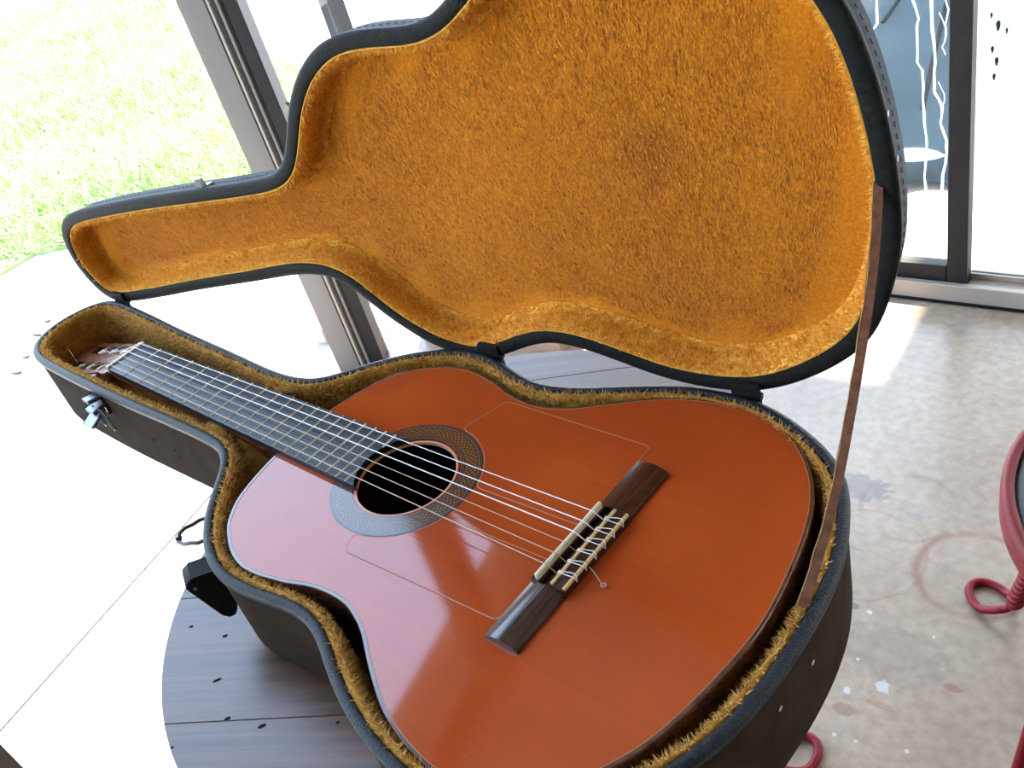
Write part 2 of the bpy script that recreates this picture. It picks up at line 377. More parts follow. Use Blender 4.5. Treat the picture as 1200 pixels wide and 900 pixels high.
        vo = N.new('ShaderNodeTexVoronoi'); vo.inputs['Scale'].default_value = 34; L.new(t.outputs['Object'], vo.inputs['Vector'])
        sel = mth('GREATER_THAN', vo.outputs['Color'], 0.66); dot = mth('LESS_THAN', vo.outputs['Distance'], 0.13)
        out = mix(mth('MULTIPLY', mth('MULTIPLY', sel, c=dot), 0.35), out, (0.20, 0.17, 0.16))
    L.new(out, b.inputs['Base Color'])
    bp = N.new('ShaderNodeBump'); bp.inputs['Strength'].default_value = 0.12; bp.inputs['Distance'].default_value = 0.002; L.new(noise(40, 5).outputs['Fac'], bp.inputs['Height']); L.new(bp.outputs[0], b.inputs['Normal'])
    return m
MT['floor'] = concrete_mat('floor_concrete', (0.280, 0.208, 0.150), (0.360, 0.275, 0.205), 0.27)
MT['terrace'] = concrete_mat('terrace_concrete', (0.50, 0.48, 0.45), (0.56, 0.54, 0.51), 0.7, stains=False)
MT['soil'] = mat('lawn_soil', (0.22, 0.32, 0.10), 0.9, c2=(0.45, 0.48, 0.25), scale=2.5)
MT['grass'] = mat('grass', (0.20, 0.36, 0.08), 0.6, c2=(0.62, 0.64, 0.34), scale=0.9, rand=0.5, lo=0.3, hi=0.75)
MT['leaf'] = mat('shrub_leaf', (0.02, 0.06, 0.02), 0.5, c2=(0.06, 0.13, 0.04), scale=8, rand=0.6)
MT['bark'] = mat('bark', (0.10, 0.07, 0.05), 0.9)
MT['stone'] = mat('pale_stone', (0.6, 0.58, 0.55), 0.8)
MT['debris'] = mat('dry_leaf', (0.07, 0.05, 0.035), 0.8, c2=(0.11, 0.085, 0.06), scale=60)
MT['tarp'] = mat('tarpaulin', (0.0055, 0.016, 0.028), 0.95, c2=(0.009, 0.023, 0.038), scale=3, bump=0.3, bscale=14, spec=0.04)
MT['tarp_fold'] = mat('tarpaulin_fold', (0.002, 0.004, 0.006), 0.95, spec=0.0)

def glass_mat(name, film=0.0, tint=(1, 1, 1), cloud=2.0, lo=0.45, hi=0.7):
    m = bpy.data.materials.new(name); m.use_nodes = True
    N = m.node_tree.nodes; L = m.node_tree.links; N.clear()
    o = N.new('ShaderNodeOutputMaterial'); tr = N.new('ShaderNodeBsdfTransparent'); tr.inputs[0].default_value = (*tint, 1)
    gl = N.new('ShaderNodeBsdfGlossy'); gl.inputs['Roughness'].default_value = 0.01; lw = N.new('ShaderNodeLayerWeight'); lw.inputs[0].default_value = 0.5; pw = N.new('ShaderNodeMath'); pw.operation = 'POWER'; pw.inputs[1].default_value = 5.0; L.new(lw.outputs['Facing'], pw.inputs[0]); fr = N.new('ShaderNodeMath'); fr.operation = 'MULTIPLY_ADD'; fr.inputs[1].default_value = 0.9; fr.inputs[2].default_value = 0.035; L.new(pw.outputs[0], fr.inputs[0])
    m1 = N.new('ShaderNodeMixShader'); L.new(fr.outputs[0], m1.inputs[0]); L.new(tr.outputs[0], m1.inputs[1]); L.new(gl.outputs[0], m1.inputs[2])
    if film > 0:
        t = N.new('ShaderNodeTexCoord'); mp = N.new('ShaderNodeMapping'); mp.inputs['Scale'].default_value = (1, 1, 0.35); L.new(t.outputs['Object'], mp.inputs[0])
        nz = N.new('ShaderNodeTexNoise'); nz.inputs['Scale'].default_value = cloud; nz.inputs['Detail'].default_value = 6; L.new(mp.outputs[0], nz.inputs['Vector'])
        r = N.new('ShaderNodeMapRange'); r.inputs[1].default_value = lo; r.inputs[2].default_value = hi; r.inputs[3].default_value = film * 0.55; r.inputs[4].default_value = film; L.new(nz.outputs['Fac'], r.inputs[0])
        tl = N.new('ShaderNodeBsdfTranslucent'); tl.inputs[0].default_value = (0.90, 0.86, 0.80, 1)
        df = N.new('ShaderNodeBsdfDiffuse'); df.inputs[0].default_value = (0.6, 0.62, 0.63, 1)
        md = N.new('ShaderNodeMixShader'); md.inputs[0].default_value = 0.3; L.new(tl.outputs[0], md.inputs[1]); L.new(df.outputs[0], md.inputs[2])
        m2 = N.new('ShaderNodeMixShader'); L.new(r.outputs[0], m2.inputs[0]); L.new(m1.outputs[0], m2.inputs[1]); L.new(md.outputs[0], m2.inputs[2]); L.new(m2.outputs[0], o.inputs[0])
    else:
        L.new(m1.outputs[0], o.inputs[0])
    return m
MT['glass'] = glass_mat('window_glass')
MT['dirty_glass'] = glass_mat('dusty_glass', 0.02, (1.0, 0.96, 0.90), 5.0)
MT['milky_glass'] = glass_mat('milky_glass', 0.60, (1.0, 0.97, 0.92), 3.0, 0.3, 0.7)
def drip_mat():
    m = bpy.data.materials.new('dried_drip'); m.use_nodes = True; N = m.node_tree.nodes; L = m.node_tree.links; N.clear()
    o = N.new('ShaderNodeOutputMaterial'); a = N.new('ShaderNodeBsdfTranslucent'); a.inputs[0].default_value = (0.95, 0.96, 0.97, 1); d = N.new('ShaderNodeBsdfDiffuse'); d.inputs[0].default_value = (0.8, 0.8, 0.8, 1)
    x = N.new('ShaderNodeMixShader'); x.inputs[0].default_value = 0.2; L.new(a.outputs[0], x.inputs[1]); L.new(d.outputs[0], x.inputs[2]); L.new(x.outputs[0], o.inputs[0]); return m
MT['drip'] = drip_mat()
MT['smudge'] = mat('smudge', (0.05, 0.07, 0.09), 0.8)

# ================================================================== SETTING
# glass wall behind (photo's right): line y = 1.437 + .0855 x ; left door line through (-.70,-.21) along (-.245,.97)
WE = Vector((0.99636, 0.0852, 0)).normalized(); WN = Vector((0.0852, -0.99636, 0)).normalized()   # WN points into the room
def back(x, d=0.0, z=0.0):      # point on the back wall's inner line at world x, d metres outwards
    return Vector((x, 1.437 + 0.0855 * x, z)) - WN * d
LE = Vector((-0.245, 0.9695, 0)).normalized(); LN = Vector((0.9695, 0.245, 0)).normalized()       # LN points into the room
L0 = Vector((-0.702, -0.215, 0))
def left(s, d=0.0, z=0.0):      # point on the left wall line, s metres along, d metres outwards
    return L0 + LE * s - LN * d + Vector((0, 0, z))

def quad_floor(name, pts, z, m, th=0.02, **k):
    bm = bmesh.new(); prism(bm, pts, z - th, z)
    return obj(name, bm, m, **k)
cnr = left(1.60); cl = left(-4.3)
quad_floor('floor', [(cl.x, cl.y), (4.6, cl.y), (4.6, back(4.6).y), (cnr.x, cnr.y)], 0.0, MT['floor'], 0.1, kind='structure')
bm = bmesh.new(); prism(bm, [(-14, -9), (9, -9), (9, 12), (-14, 12)], -0.16, -0.012)
obj('terrace', bm, MT['terrace'], kind='structure')
bm = bmesh.new(); prism(bm, [(cl.x - 0.25, cl.y - .2), (4.8, cl.y - .2), (4.8, back(4.8).y + 0.35), (cnr.x - 0.35, cnr.y + 0.1)], 3.12, 3.3)
obj('ceiling', bm, MT['ceiling'], kind='structure')
bm = bmesh.new(); obox(bm, back(-1.25, 0.10, 3.0), WE * 0.60, -WN * 1.19, (0, 0, 0.10)); obox(bm, back(-0.655, 0.10, 3.0), WE * 5.4, -WN * 2.0, (0, 0, 0.10)); obj('shade_eave', bm, MT['ceiling'], kind='structure')  # unseen eave, added in two depths to trim the sun patch on the floor
bm = bmesh.new(); obox(bm, (4.6, cl.y, 0), (0.15, 0, 0), (0, back(4.6).y - cl.y, 0), (0, 0, 3.12)); obj('wall_right', bm, MT['white_wall'], kind='structure')
bm = bmesh.new(); obox(bm, (cl.x, cl.y - 0.15, 0), (4.6 - cl.x, 0, 0), (0, 0.15, 0), (0, 0, 3.12)); obj('wall_front', bm, MT['white_wall'], kind='structure')
# headers above the glass
bm = bmesh.new(); obox(bm, left(-4.3, 0.14, 2.98), LE * 5.95, LN * 0.14, (0, 0, 0.14)); obj('wall_left', bm, MT['white_wall'], kind='structure')
bm = bmesh.new(); obox(bm, back(-1.15, 0.14, 2.72), WE * 5.8, WN * 0.14, (0, 0, 0.4)); obj('wall_back', bm, MT['white_wall'], kind='structure')

# back wall sill: aluminium track with ridges
w1 = empty('window_1', back(0.4), kind='structure')
bm = bmesh.new(); obox(bm, back(-1.1, 0.0, 0.0), WE * 5.7, -WN * 0.014, (0, 0, 0.046), bev=0.002)
obox(bm, back(-1.1, 0.014, 0.0), WE * 5.7, -WN * 0.10, (0, 0, 0.034)); obj('sill', bm, MT['alu'], w1)
bm = bmesh.new(); obox(bm, back(-1.1, 0.052, 0.034), WE * 5.7, -WN * 0.005, (0, 0, 0.014)); obj('track_ridge', bm, MT['alu'], w1)
bm = bmesh.new(); obox(bm, back(-1.1, -0.003, 0.0), WE * 5.7, -WN * 0.003, (0, 0, 0.006)); obj('floor_seal', bm, MT['hole_dark'], w1)
bm = bmesh.new(); obox(bm, back(0.376, 0.016, 0.036), WE * 0.041, -WN * 0.034, (0, 0, 2.68), bev=0.002); obj('stile', bm, MT['bronze'], w1)
bm = bmesh.new(); obox(bm, back(0.408, 0.016, 0.060), WE * 0.010, WN * 0.004, (0, 0, 2.68)); obj('stile_bead', bm, MT['bronze'], w1)
bm = bmesh.new(); obox(bm, back(-0.62, 0.018, 0.036), WE * 0.998, -WN * 0.030, (0, 0, 0.046), bev=0.002); obj('bottom_rail', bm, MT['bronze'], w1)
bm = bmesh.new(); obox(bm, back(-0.64, 0.016, 0.036), WE * 0.041, -WN * 0.034, (0, 0, 2.68), bev=0.002); obj('stile', bm, MT['bronze'], w1)
bm = bmesh.new(); obox(bm, back(-0.60, 0.030, 0.07), WE * 0.98, -WN * 0.006, (0, 0, 2.68)); obj('glass_pane', bm, MT['dirty_glass'], w1)
# dried drips on the pane: ribbons with a thickness
def drip(pts, w, nm='drip_mark'):
    bm = bmesh.new(); rng = random.Random(int(pts[0][0] * 1000)); P = []
    for (xa, za), (xb, zb) in zip(pts[:-1], pts[1:]):
        n = max(2, int(abs(za - zb) / 0.018))
        for i in range(n):
            t = i / n; P.append((xa + (xb - xa) * t + rng.uniform(-.0009, .0009), za + (zb - za) * t))
    P.append(pts[-1]); rings = []
    for i, (x, z) in enumerate(P):
        ww = w * (0.6 + 0.6 * rng.random())
        rings.append([back(x - ww / 2, 0.0290, z), back(x + ww / 2, 0.0290, z), back(x + ww / 2, 0.0302, z), back(x - ww / 2, 0.0302, z)])
    loft(bm, rings, True, True, True); obj(nm, bm, MT['drip'], w1)
DRIPS = True
w2 = empty('window_2', back(1.2), kind='structure')
bm = bmesh.new(); obox(bm, back(0.414, 0.060, 0.034), WE * 4.2, -WN * 0.012, (0, 0, 0.012)); obj('glazing_bead', bm, MT['bronze'], w2)
bm = bmesh.new(); obox(bm, back(0.410, 0.066, 0.04), WE * 2.2, -WN * 0.006, (0, 0, 2.68)); obj('glass_pane', bm, MT['milky_glass'], w2)
bm = bmesh.new(); obox(bm, back(2.60, 0.016, 0.036), WE * 0.041, -WN * 0.06, (0, 0, 2.68)); obj('stile', bm, MT['bronze'], w2)
bm = bmesh.new(); obox(bm, back(2.64, 0.066, 0.04), WE * 1.95, -WN * 0.006, (0, 0, 2.68)); obj('glass_pane', bm, MT['dirty_glass'], w2)

# left: open doorway, its aluminium post, the fixed pane beyond it
d1 = empty('door_1', left(0.4), kind='structure')
P0 = Vector((-0.873, 0.731, 0)); PE = Vector((0.78, 0.62, 0)).normalized(); PN = Vector((-0.62, 0.78, 0)).normalized()
bm = bmesh.new(); obox(bm, P0, PE * 0.070, PN * 0.05, (0, 0, 2.98)); obj('post', bm, MT['post_alu'], d1)
for (o_, w_, d_, mm) in ((0.054, 0.004, 0.001, 'bronze'), (0.060, 0.006, 0.003, 'alu'), (0.068, 0.009, 0.001, 'bronze'), (0.078, 0.007, 0.004, 'post_alu'), (0.085, 0.006, 0.001, 'bronze')):
    bm = bmesh.new(); obox(bm, P0 + PE * o_ - PN * d_, PE * w_, PN * (d_ + 0.03), (0, 0, 2.98), bev=0.0015); obj('post_bead', bm, MT[mm], d1)
bm = bmesh.new(); obox(bm, P0 + PE * 0.091, PE * 0.030, PN * 0.06, (0, 0, 2.98), bev=0.002); obj('frame_edge', bm, MT['bronze'], d1)
bm = bmesh.new(); prism(bm, [(-0.70, -0.60), (-0.50, -0.60), (-0.50, -0.3635), (-0.665, -0.3675)], 0.0, 2.98); obj('jamb', bm, MT['bronze'], d1)
bm = bmesh.new(); obox(bm, left(-0.15, 0.004, -0.004), LE * 0.98, LN * 0.0022, (0, 0, 0.005)); obj('threshold', bm, MT['debris'], d1)
w3 = empty('window_3', left(1.3), kind='structure')
bm = bmesh.new(); obox(bm, left(1.08, 0.10, 0.0), LE * 0.53, LN * 0.006, (0, 0, 2.98)); obj('glass_pane', bm, MT['glass'], w3)
bm = bmesh.new(); obox(bm, left(1.08, 0.12, 0.0), LE * 0.53, LN * 0.05, (0, 0, 0.04)); obj('bottom_rail', bm, MT['alu'], w3)
bm = bmesh.new(); obox(bm, left(1.63, 0.14, 0), LE * 0.045, LN * 0.05, (0, 0, 3.12)); obj('corner_post', bm, MT['bronze'], w3)
w4 = empty('window_4', left(-2.0), kind='structure')
for s in (-1.40, -2.45):
    bm = bmesh.new(); obox(bm, left(s, 0.12, 0), LE * 0.05, LN * 0.10, (0, 0, 2.98)); obj('stile', bm, MT['bronze'], w4)
bm = bmesh.new(); obox(bm, left(-2.4, 0.10, 0), LE * 2.05, LN * 0.006, (0, 0, 2.98)); obj('glass_pane', bm, MT['glass'], w4)
bm = bmesh.new(); obox(bm, left(-2.4, 0.12, 0), LE * 2.05, LN * 0.10, (0, 0, 0.05)); obj('bottom_rail', bm, MT['alu'], w4)
bm = bmesh.new(); obox(bm, left(-4.3, 0.14, 0), LE * 1.85, LN * 0.14, (0, 0, 2.98)); obj('wall_left', bm, MT['white_wall'], kind='structure')
for pts_, w_ in (([(0.2422, 0.6724), (0.2416, 0.6533), (0.242, 0.6084), (0.2335, 0.5966), (0.2358, 0.5693), (0.2422, 0.5401), (0.2472, 0.5148), (0.2574, 0.4661)], .0056),
                 ([(0.3088, 0.6683), (0.3086, 0.6496), (0.3189, 0.614), (0.3145, 0.5997), (0.3154, 0.53), (0.3247, 0.5137), (0.3272, 0.4789), (0.325, 0.4538), (0.3282, 0.3999), (0.332, 0.3668), (0.3302, 0.3254), (0.3275, 0.2867), (0.3348, 0.2074)], .0042),
                 ([(0.3421, 0.6663), (0.3421, 0.6477), (0.342, 0.5954), (0.3474, 0.5478), (0.3466, 0.4696), (0.362, 0.4404), (0.3579, 0.4041), (0.3693, 0.368), (0.3711, 0.344), (0.3633, 0.2925), (0.3602, 0.2336)], .0055),
                 ([(0.3657, 0.6648), (0.3658, 0.6464), (0.3719, 0.6289), (0.3661, 0.6008), (0.3678, 0.5799), (0.3614, 0.5589), (0.3665, 0.544)], .0026),
                 ([(0.3556, 0.6239), (0.3639, 0.6033), (0.3662, 0.5976)], .002), ([(0.3545, 0.4903), (0.3655, 0.4661), (0.364, 0.4452)], .002)):
    drip(pts_, w_)
bm = bmesh.new(); sm = rounded_ = [(0.2834, 0.3475), (0.305, 0.351), (0.3303, 0.3505), (0.352, 0.345), (0.3695, 0.336), (0.352, 0.3285), (0.3302, 0.323), (0.305, 0.320), (0.2828, 0.3185)]
loft(bm, [[back(x, 0.0287, z) for x, z in sm], [back(x, 0.0302, z) for x, z in sm]], True, True, True); obj('dried_smear', bm, MT['drip'], w1)
for (x, z, r_) in ((.4358, .601, .004), (.4479, .5816, .007), (.4626, .5715, .004), (.4393, .5369, .005), (.4474, .5138, .006), (.4439, .4838, .005)):
    bm = bmesh.new(); sm = [(x + r_ * .55 * math.cos(t) * (1 + .3 * math.sin(3 * t)), z + r_ * 1.5 * math.sin(t)) for t in np.linspace(0, 2 * PI, 9, endpoint=False)]
    loft(bm, [[back(a, 0.0650, b) for a, b in sm], [back(a, 0.0661, b) for a, b in sm]], True, True, True); obj('smudge', bm, MT['smudge'], w2)

# ================================================================== OUTSIDE
LAWN = [(-8.3, -6), (-2.9, -6), (-2.85, 0.8), (-2.3, 1.2), (-2.15, 2.1), (-4.2, 2.9), (-8.3, 4.7)]
bm = bmesh.new(); prism(bm, LAWN, -0.012, 0.006)
lawn = obj('lawn', bm, MT['soil'], label='sunlit green lawn beyond the open doorway', cat='lawn', kind='stuff')
def inside(P, poly):
    poly = np.array(poly); c = np.zeros(len(P), bool); j = len(poly) - 1
    for i in range(len(poly)):
        a, b = poly[i], poly[j]
        c ^= ((a[1] > P[:, 1]) != (b[1] > P[:, 1])) & (P[:, 0] < (b[0] - a[0]) * (P[:, 1] - a[1]) / (b[1] - a[1] + 1e-12) + a[0]); j = i
    return c
n = 90000
P = np.stack([-2.3 - 8.5 * RNG.random(n) ** 1.6, -0.8 + 6.0 * RNG.random(n)], 1)
P = P[inside(P, LAWN)]; n = len(P)
a = RNG.random(n) * 2 * PI; h = (0.03 + 0.07 * RNG.random(n)); w = 0.003 + 0.004 * RNG.random(n); ln = RNG.normal(0, .06, (n, 2)) + np.array([0.02, -0.03])
b0 = np.c_[P, np.full(n, .004)]; dx = np.c_[np.cos(a) * w, np.sin(a) * w, np.zeros(n)]
tip = b0 + np.c_[ln, h]
V = np.stack([b0 - dx, b0 + dx, tip], 1).reshape(-1, 3)
tri_soup('grass_blades', V, np.arange(3 * n).reshape(-1, 3), MT['grass'], lawn, kind='stuff')

# dark shrub and pale kerb stone far across the lawn
sh = empty('shrub', (-9.95, 3.95, -.012), label='dark green shrub at the far edge of the lawn', cat='shrub')
n = 2600; q = RNG.normal(0, 1, (n, 3)); q /= np.sqrt((q ** 2).sum(1))[:, None]; q *= (0.6 + .4 * RNG.random(n))[:, None]
ctr = np.array([-9.95, 3.95, 0.42]) + q * np.array([.65, .55, .40]); t1 = RNG.normal(0, 1, (n, 3)) * .05; t2 = RNG.normal(0, 1, (n, 3)) * .05
tri_soup('foliage', np.stack([ctr, ctr + t1, ctr + t2], 1).reshape(-1, 3), np.arange(3 * n).reshape(-1, 3), MT['leaf'], sh, kind='stuff')
bm = bmesh.new(); cyl(bm, (-9.95, 3.95, -.012), (-9.95, 3.95, .4), .03, 8, .02); obj('stem', bm, MT['bark'], sh)
bm = bmesh.new(); box(bm, (-9.15, 3.3, -0.012), (-8.5, 4.1, 0.08), bev=0.03); obj('kerb_stone', bm, MT['stone'], label='pale stone slab at the end of the lawn before the dark shrub', cat='stone')

# dark tarpaulin on the ground outside the back glass, with folds, and the pale strip on it
tp = empty('tarpaulin', (-0.4, 3.0, -0.012), label='dark blue tarpaulin spread on the ground outside the streaked glass', cat='tarpaulin')
bm = bmesh.new()
G = [[Vector((-1.0 + 1.36 * i / 24 + .05 * math.sin(j), 1.93 + 5.5 * j / 24 + 0.0855 * (-1.0 + 1.36 * i / 24) + .03 * math.sin(i * 1.3), 0.006 + .006 * math.sin(i * 1.7 + j * .9))) for i in range(25)] for j in range(25)]
GV = [[bm.verts.new(p) for p in r] for r in G]
for j in range(24):
    for i in range(24): bm.faces.new((GV[j][i], GV[j][i + 1], GV[j + 1][i + 1], GV[j + 1][i]))
ts = obj('sheet', bm, MT['tarp'], tp, smooth=True)
md = ts.modifiers.new('thick', 'SOLIDIFY'); md.thickness = 0.003; md.offset = -1
for (a, b) in (((-0.03, 2.38), (-0.30, 3.30)), ((-0.43, 3.04), (-0.50, 3.6)), ((0.20, 2.2), (-0.02, 3.2))):
    bm = bmesh.new(); tube(bm, [(a[0] + (b[0] - a[0]) * t, a[1] + (b[1] - a[1]) * t, 0.006 + .006 * math.sin(t * 3)) for t in np.linspace(0, 1, 10)], .007, 6); obj('fold', bm, MT['tarp_fold'], tp, smooth=True)

# debris on the sunlit concrete, each its own piece
for i, (x, y, r_) in enumerate(((-2.03, 0.325, .035), (-2.08, 0.385, .022), (-2.19, 0.478, .03), (-2.23, 0.54, .018), (-1.99, 0.22, .014))):
    bm = bmesh.new(); rng = random.Random(i); k = 7
    ring = [(x + r_ * (0.7 + .5 * rng.random()) * math.cos(2 * PI * j / k), y + r_ * .5 * (0.7 + .5 * rng.random()) * math.sin(2 * PI * j / k)) for j in range(k)]
    prism(bm, ring, -0.012, -0.006 + .004 * rng.random())
    obj('dry_leaf', bm, MT['debris'], label=('largest brown dry leaf on the bright concrete, left of the case head', 'small dry leaf just above the largest one on the bright concrete', 'second largest dry leaf on the bright concrete, beside the case head', 'dry leaf farthest up the row, next to the rim of the case head', 'smallest dry leaf at the left end of the row on the concrete')[i], cat='leaf', group='dry leaves on the sunlit concrete')

# ================================================================== TABLE
TC = np.array([0.513, 0.023]); TR = 0.305; TZ = ZO - 0.10
tb = empty('round_table', (TC[0], TC[1], 0), label='small round table of dark stained planks under the guitar case', cat='table')
PA = math.radians(33); PD = np.array([math.cos(PA), math.sin(PA)]); PNN = np.array([-PD[1], PD[0]])
MT['plank'] = plank_mat(PA)
bounds = [-.40, -.4205, -.283, -.1455, -.008, .40]
nc = float(PNN @ TC)
edges_ = [nc - TR, -.4205, -.283, -.1455, -.008, nc + TR]
for k in range(5):
    a, b = edges_[k] + (0.00025 if k else 0), edges_[k + 1] - (0.00025 if k < 4 else 0)
    a -= nc; b -= nc
    def arc(s0, s1, n=18):
        return [(math.sqrt(max(TR * TR - s * s, 0)), s) for s in np.linspace(s0, s1, n)]
    r_ = arc(a, b); poly = r_ + [(-x, y) for x, y in r_[::-1]]
    poly = [tuple(TC + PD * x + PNN * y) for x, y in poly]
    # drop coincident points
    pp = [poly[0]]
    for p in poly[1:]:
        if (p[0] - pp[-1][0]) ** 2 + (p[1] - pp[-1][1]) ** 2 > 1e-8: pp.append(p)
    if (pp[0][0] - pp[-1][0]) ** 2 + (pp[0][1] - pp[-1][1]) ** 2 < 1e-8: pp.pop()
    bm = bmesh.new(); prism(bm, pp, TZ - 0.024, TZ - 0.0002 * (k % 3), chamfer=0.0005)
    pk = obj('plank', bm, MT['plank'], tb)
    if k in (0, 1):
        holes = {0: [(.41, -.262, .0015, 0)],
                 1: [(.3125, -.1765, .0016, .2), (.354, -.166, .0022, .1), (.389, -.2000, .0018, 1.2), (.465, -.2075, .0028, .3), (.431, -.219, .0022, .2), (.521, -.1714, .0018, 0)]}[k]
        for (x, y, r_, e_) in holes:
            bm = bmesh.new(); ring = [(x + r_ * (1 + e_) * math.cos(t) * math.cos(1.0) - r_ * .6 * math.sin(t) * math.sin(1.0), y + r_ * (1 + e_) * math.cos(t) * math.sin(1.0) + r_ * .6 * math.sin(t) * math.cos(1.0)) for t in np.linspace(0, 2 * PI, 10, endpoint=False)]
            prism(bm, ring, TZ - .003, TZ + .0003); obj('worm_hole', bm, MT['hole_dark'], pk)

def wire_leg(top, foot, r=0.0065, turns=5, z0=0.05, z1=0.20):
    """two wires twisted together near the foot, ending in a loop that lies on the floor; returns bmesh"""
    top = Vector(top); foot = Vector(foot); bm = bmesh.new()
    out = Vector((foot.x - top.x, foot.y - top.y, 0)).normalized(); sd = Vector((-out.y, out.x, 0))
    lo = foot + Vector((0, 0, z0)); ax = (top - lo); L_ = ax.length; ax.normalize()
    s2 = ax.cross(out).normalized(); s1 = s2.cross(ax)
    tw = z1 - z0
    for ph in (0, PI):
        pts = []
        # from the top (spread) to the twist
        for i in range(9):
            t = i / 8; k = L_ + (tw - L_) * t; sp = 0.028 * (1 - t) + r * 1.05 * t
            pts.append(lo + ax * k + s2 * sp * math.cos(ph))
        nn = turns * 10
        for i in range(1, nn + 1):
            t = i / nn; an = ph + 2 * PI * turns * t; rr = r * 1.05
            pts.append(lo + ax * tw * (1 - t) + s2 * rr * math.cos(an) + s1 * rr * math.sin(an))
        tube(bm, pts, r, 8)
    # loop: from the twist bottom out along the floor and back
    lp = []
    for i in range(25):
        t = i / 24; an = PI * (2 * t - 1)
        x = 0.045 + 0.040 * math.cos(an) if True else 0
        y = 0.026 * math.sin(an)
        lp.append(foot + out * (x) + sd * y + Vector((0, 0, r + 0.030 * max(0, 1 - x / 0.04) ** 1.0)))
    st = [lo + s2 * r * 1.05 * math.cos(PI), lo + s2 * r * 1.05]
    lp = [lo - s2 * r] + lp[1:-1] + [lo + s2 * r]
    tube(bm, lp, r, 8)
    return bm
for k in range(4):
    an = math.radians(75 + 90 * k); dv = Vector((math.cos(an), math.sin(an), 0))
    c = Vector((TC[0], TC[1], 0))
    obj('leg', wire_leg(c + dv * 0.10 + Vector((0, 0, TZ - 0.03)), c + dv * 0.275), MT['red_paint'], tb, smooth=True)
bm = bmesh.new(); tube(bm, [(TC[0] + .11 * math.cos(t), TC[1] + .11 * math.sin(t), TZ - .031) for t in np.linspace(0, 2 * PI, 32, endpoint=False)], .0065, 8, True); obj('support_ring', bm, MT['red_paint'], tb, smooth=True)
bm = bmesh.new(); tube(bm, [(TC[0] + .2 * math.cos(t), TC[1] + .2 * math.sin(t), .13) for t in np.linspace(0, 2 * PI, 40, endpoint=False)], .005, 8, True); obj('brace_ring', bm, MT['red_paint'], tb, smooth=True)

# ================================================================== STOOL
SC = Vector((1.024, 0.540, 0)); SZ = 0.50
st = empty('wire_stool', SC, label='red twisted wire stool with a round black seat at the right edge', cat='stool')
bm = bmesh.new()
prof = [(0.214, SZ - .004), (0.214, SZ + .006), (0.219, SZ + .010), (0.224, SZ + .009), (0.2275, SZ + .004), (0.228, SZ - .006), (0.228, SZ - .024), (0.224, SZ - .027), (0.214, SZ - .027)]
loft(bm, [[(SC.x + r_ * math.cos(t), SC.y + r_ * math.sin(t), z) for t in np.linspace(0, 2 * PI, 96, endpoint=False)] for r_, z in prof + [prof[0]]])
bmesh.ops.remove_doubles(bm, verts=bm.verts, dist=1e-5)
obj('seat_rim', bm, MT['red_paint'], st, smooth=True, sharp=50)
bm = bmesh.new(); prof = [(0.214, SZ - .03), (0.214, SZ + .000), (0.208, SZ + .005), (0.15, SZ + .008), (0.06, SZ + .009)]
loft(bm, [[(SC.x + r_ * math.cos(t), SC.y + r_ * math.sin(t), z) for t in np.linspace(0, 2 * PI, 64, endpoint=False)] for r_, z in prof], True, True, True); obj('seat', bm, MT['black_pad'], st, smooth=True, sharp=50)
for an in (2.52, 4.09, 5.66, .95):
    bm = bmesh.new(); p = SC + Vector((.228 * math.cos(an + .4), .228 * math.sin(an + .4), SZ - .016)); cyl(bm, p - Vector((math.cos(an + .4), math.sin(an + .4), 0)) * .004, p + Vector((math.cos(an + .4), math.sin(an + .4), 0)) * .005, .007, 12, .004); obj('bolt', bm, MT['red_paint'], st)
feet = []
for k in range(4):
    an = math.atan2(0.705 - SC.y, 0.755 - SC.x) + k * PI / 2; dv = Vector((math.cos(an), math.sin(an), 0)); ft = SC + dv * 0.300; feet.append((ft, dv))
    obj('leg', wire_leg(SC + dv * 0.19 + Vector((0, 0, SZ - .03)), ft, .0065, 5, .045, .19), MT['red_paint'], st, smooth=True)
for k in range(4):
    a = feet[k][0] - feet[k][1] * .02 + Vector((0, 0, .10)); b = feet[(k + 1) % 4][0] - feet[(k + 1) % 4][1] * .02 + Vector((0, 0, .10)); m_ = (a + b) / 2; m_ = m_ + (SC - m_) * .45; m_.z = .10
    bm = bmesh.new(); tube(bm, [a * (1 - t) ** 2 + m_ * 2 * t * (1 - t) + b * t * t for t in np.linspace(0, 1, 14)], .0045, 8); obj('brace', bm, MT['red_paint'], st, smooth=True)

# ================================================================== WOODEN BOX behind the table
bx = empty('wooden_box', (-0.52, 1.0, 0), label='tan wooden box on the floor behind the round table', cat='box')
bm = bmesh.new(); BR = Matrix.Rotation(0.12, 3, 'Z')
for (lo, hi) in (((-.80, .985, 0.0), (-.355, 1.0, .12)), ((-.80, 1.17, 0.0), (-.355, 1.185, .12)), ((-.80, 1.0, 0), (-.785, 1.17, .12)), ((-.37, 1.0, 0), (-.355, 1.17, .12))):
    bm = bmesh.new(); box(bm, lo, hi, BR, (-.52, 1.08, 0), .001); obj('side_panel', bm, MT['tan_wood'], bx)
bm = bmesh.new(); box(bm, (-.80, .985, .12), (-.355, 1.185, .132), BR, (-.52, 1.08, 0), .001); obj('lid', bm, MT['tan_wood'], bx)

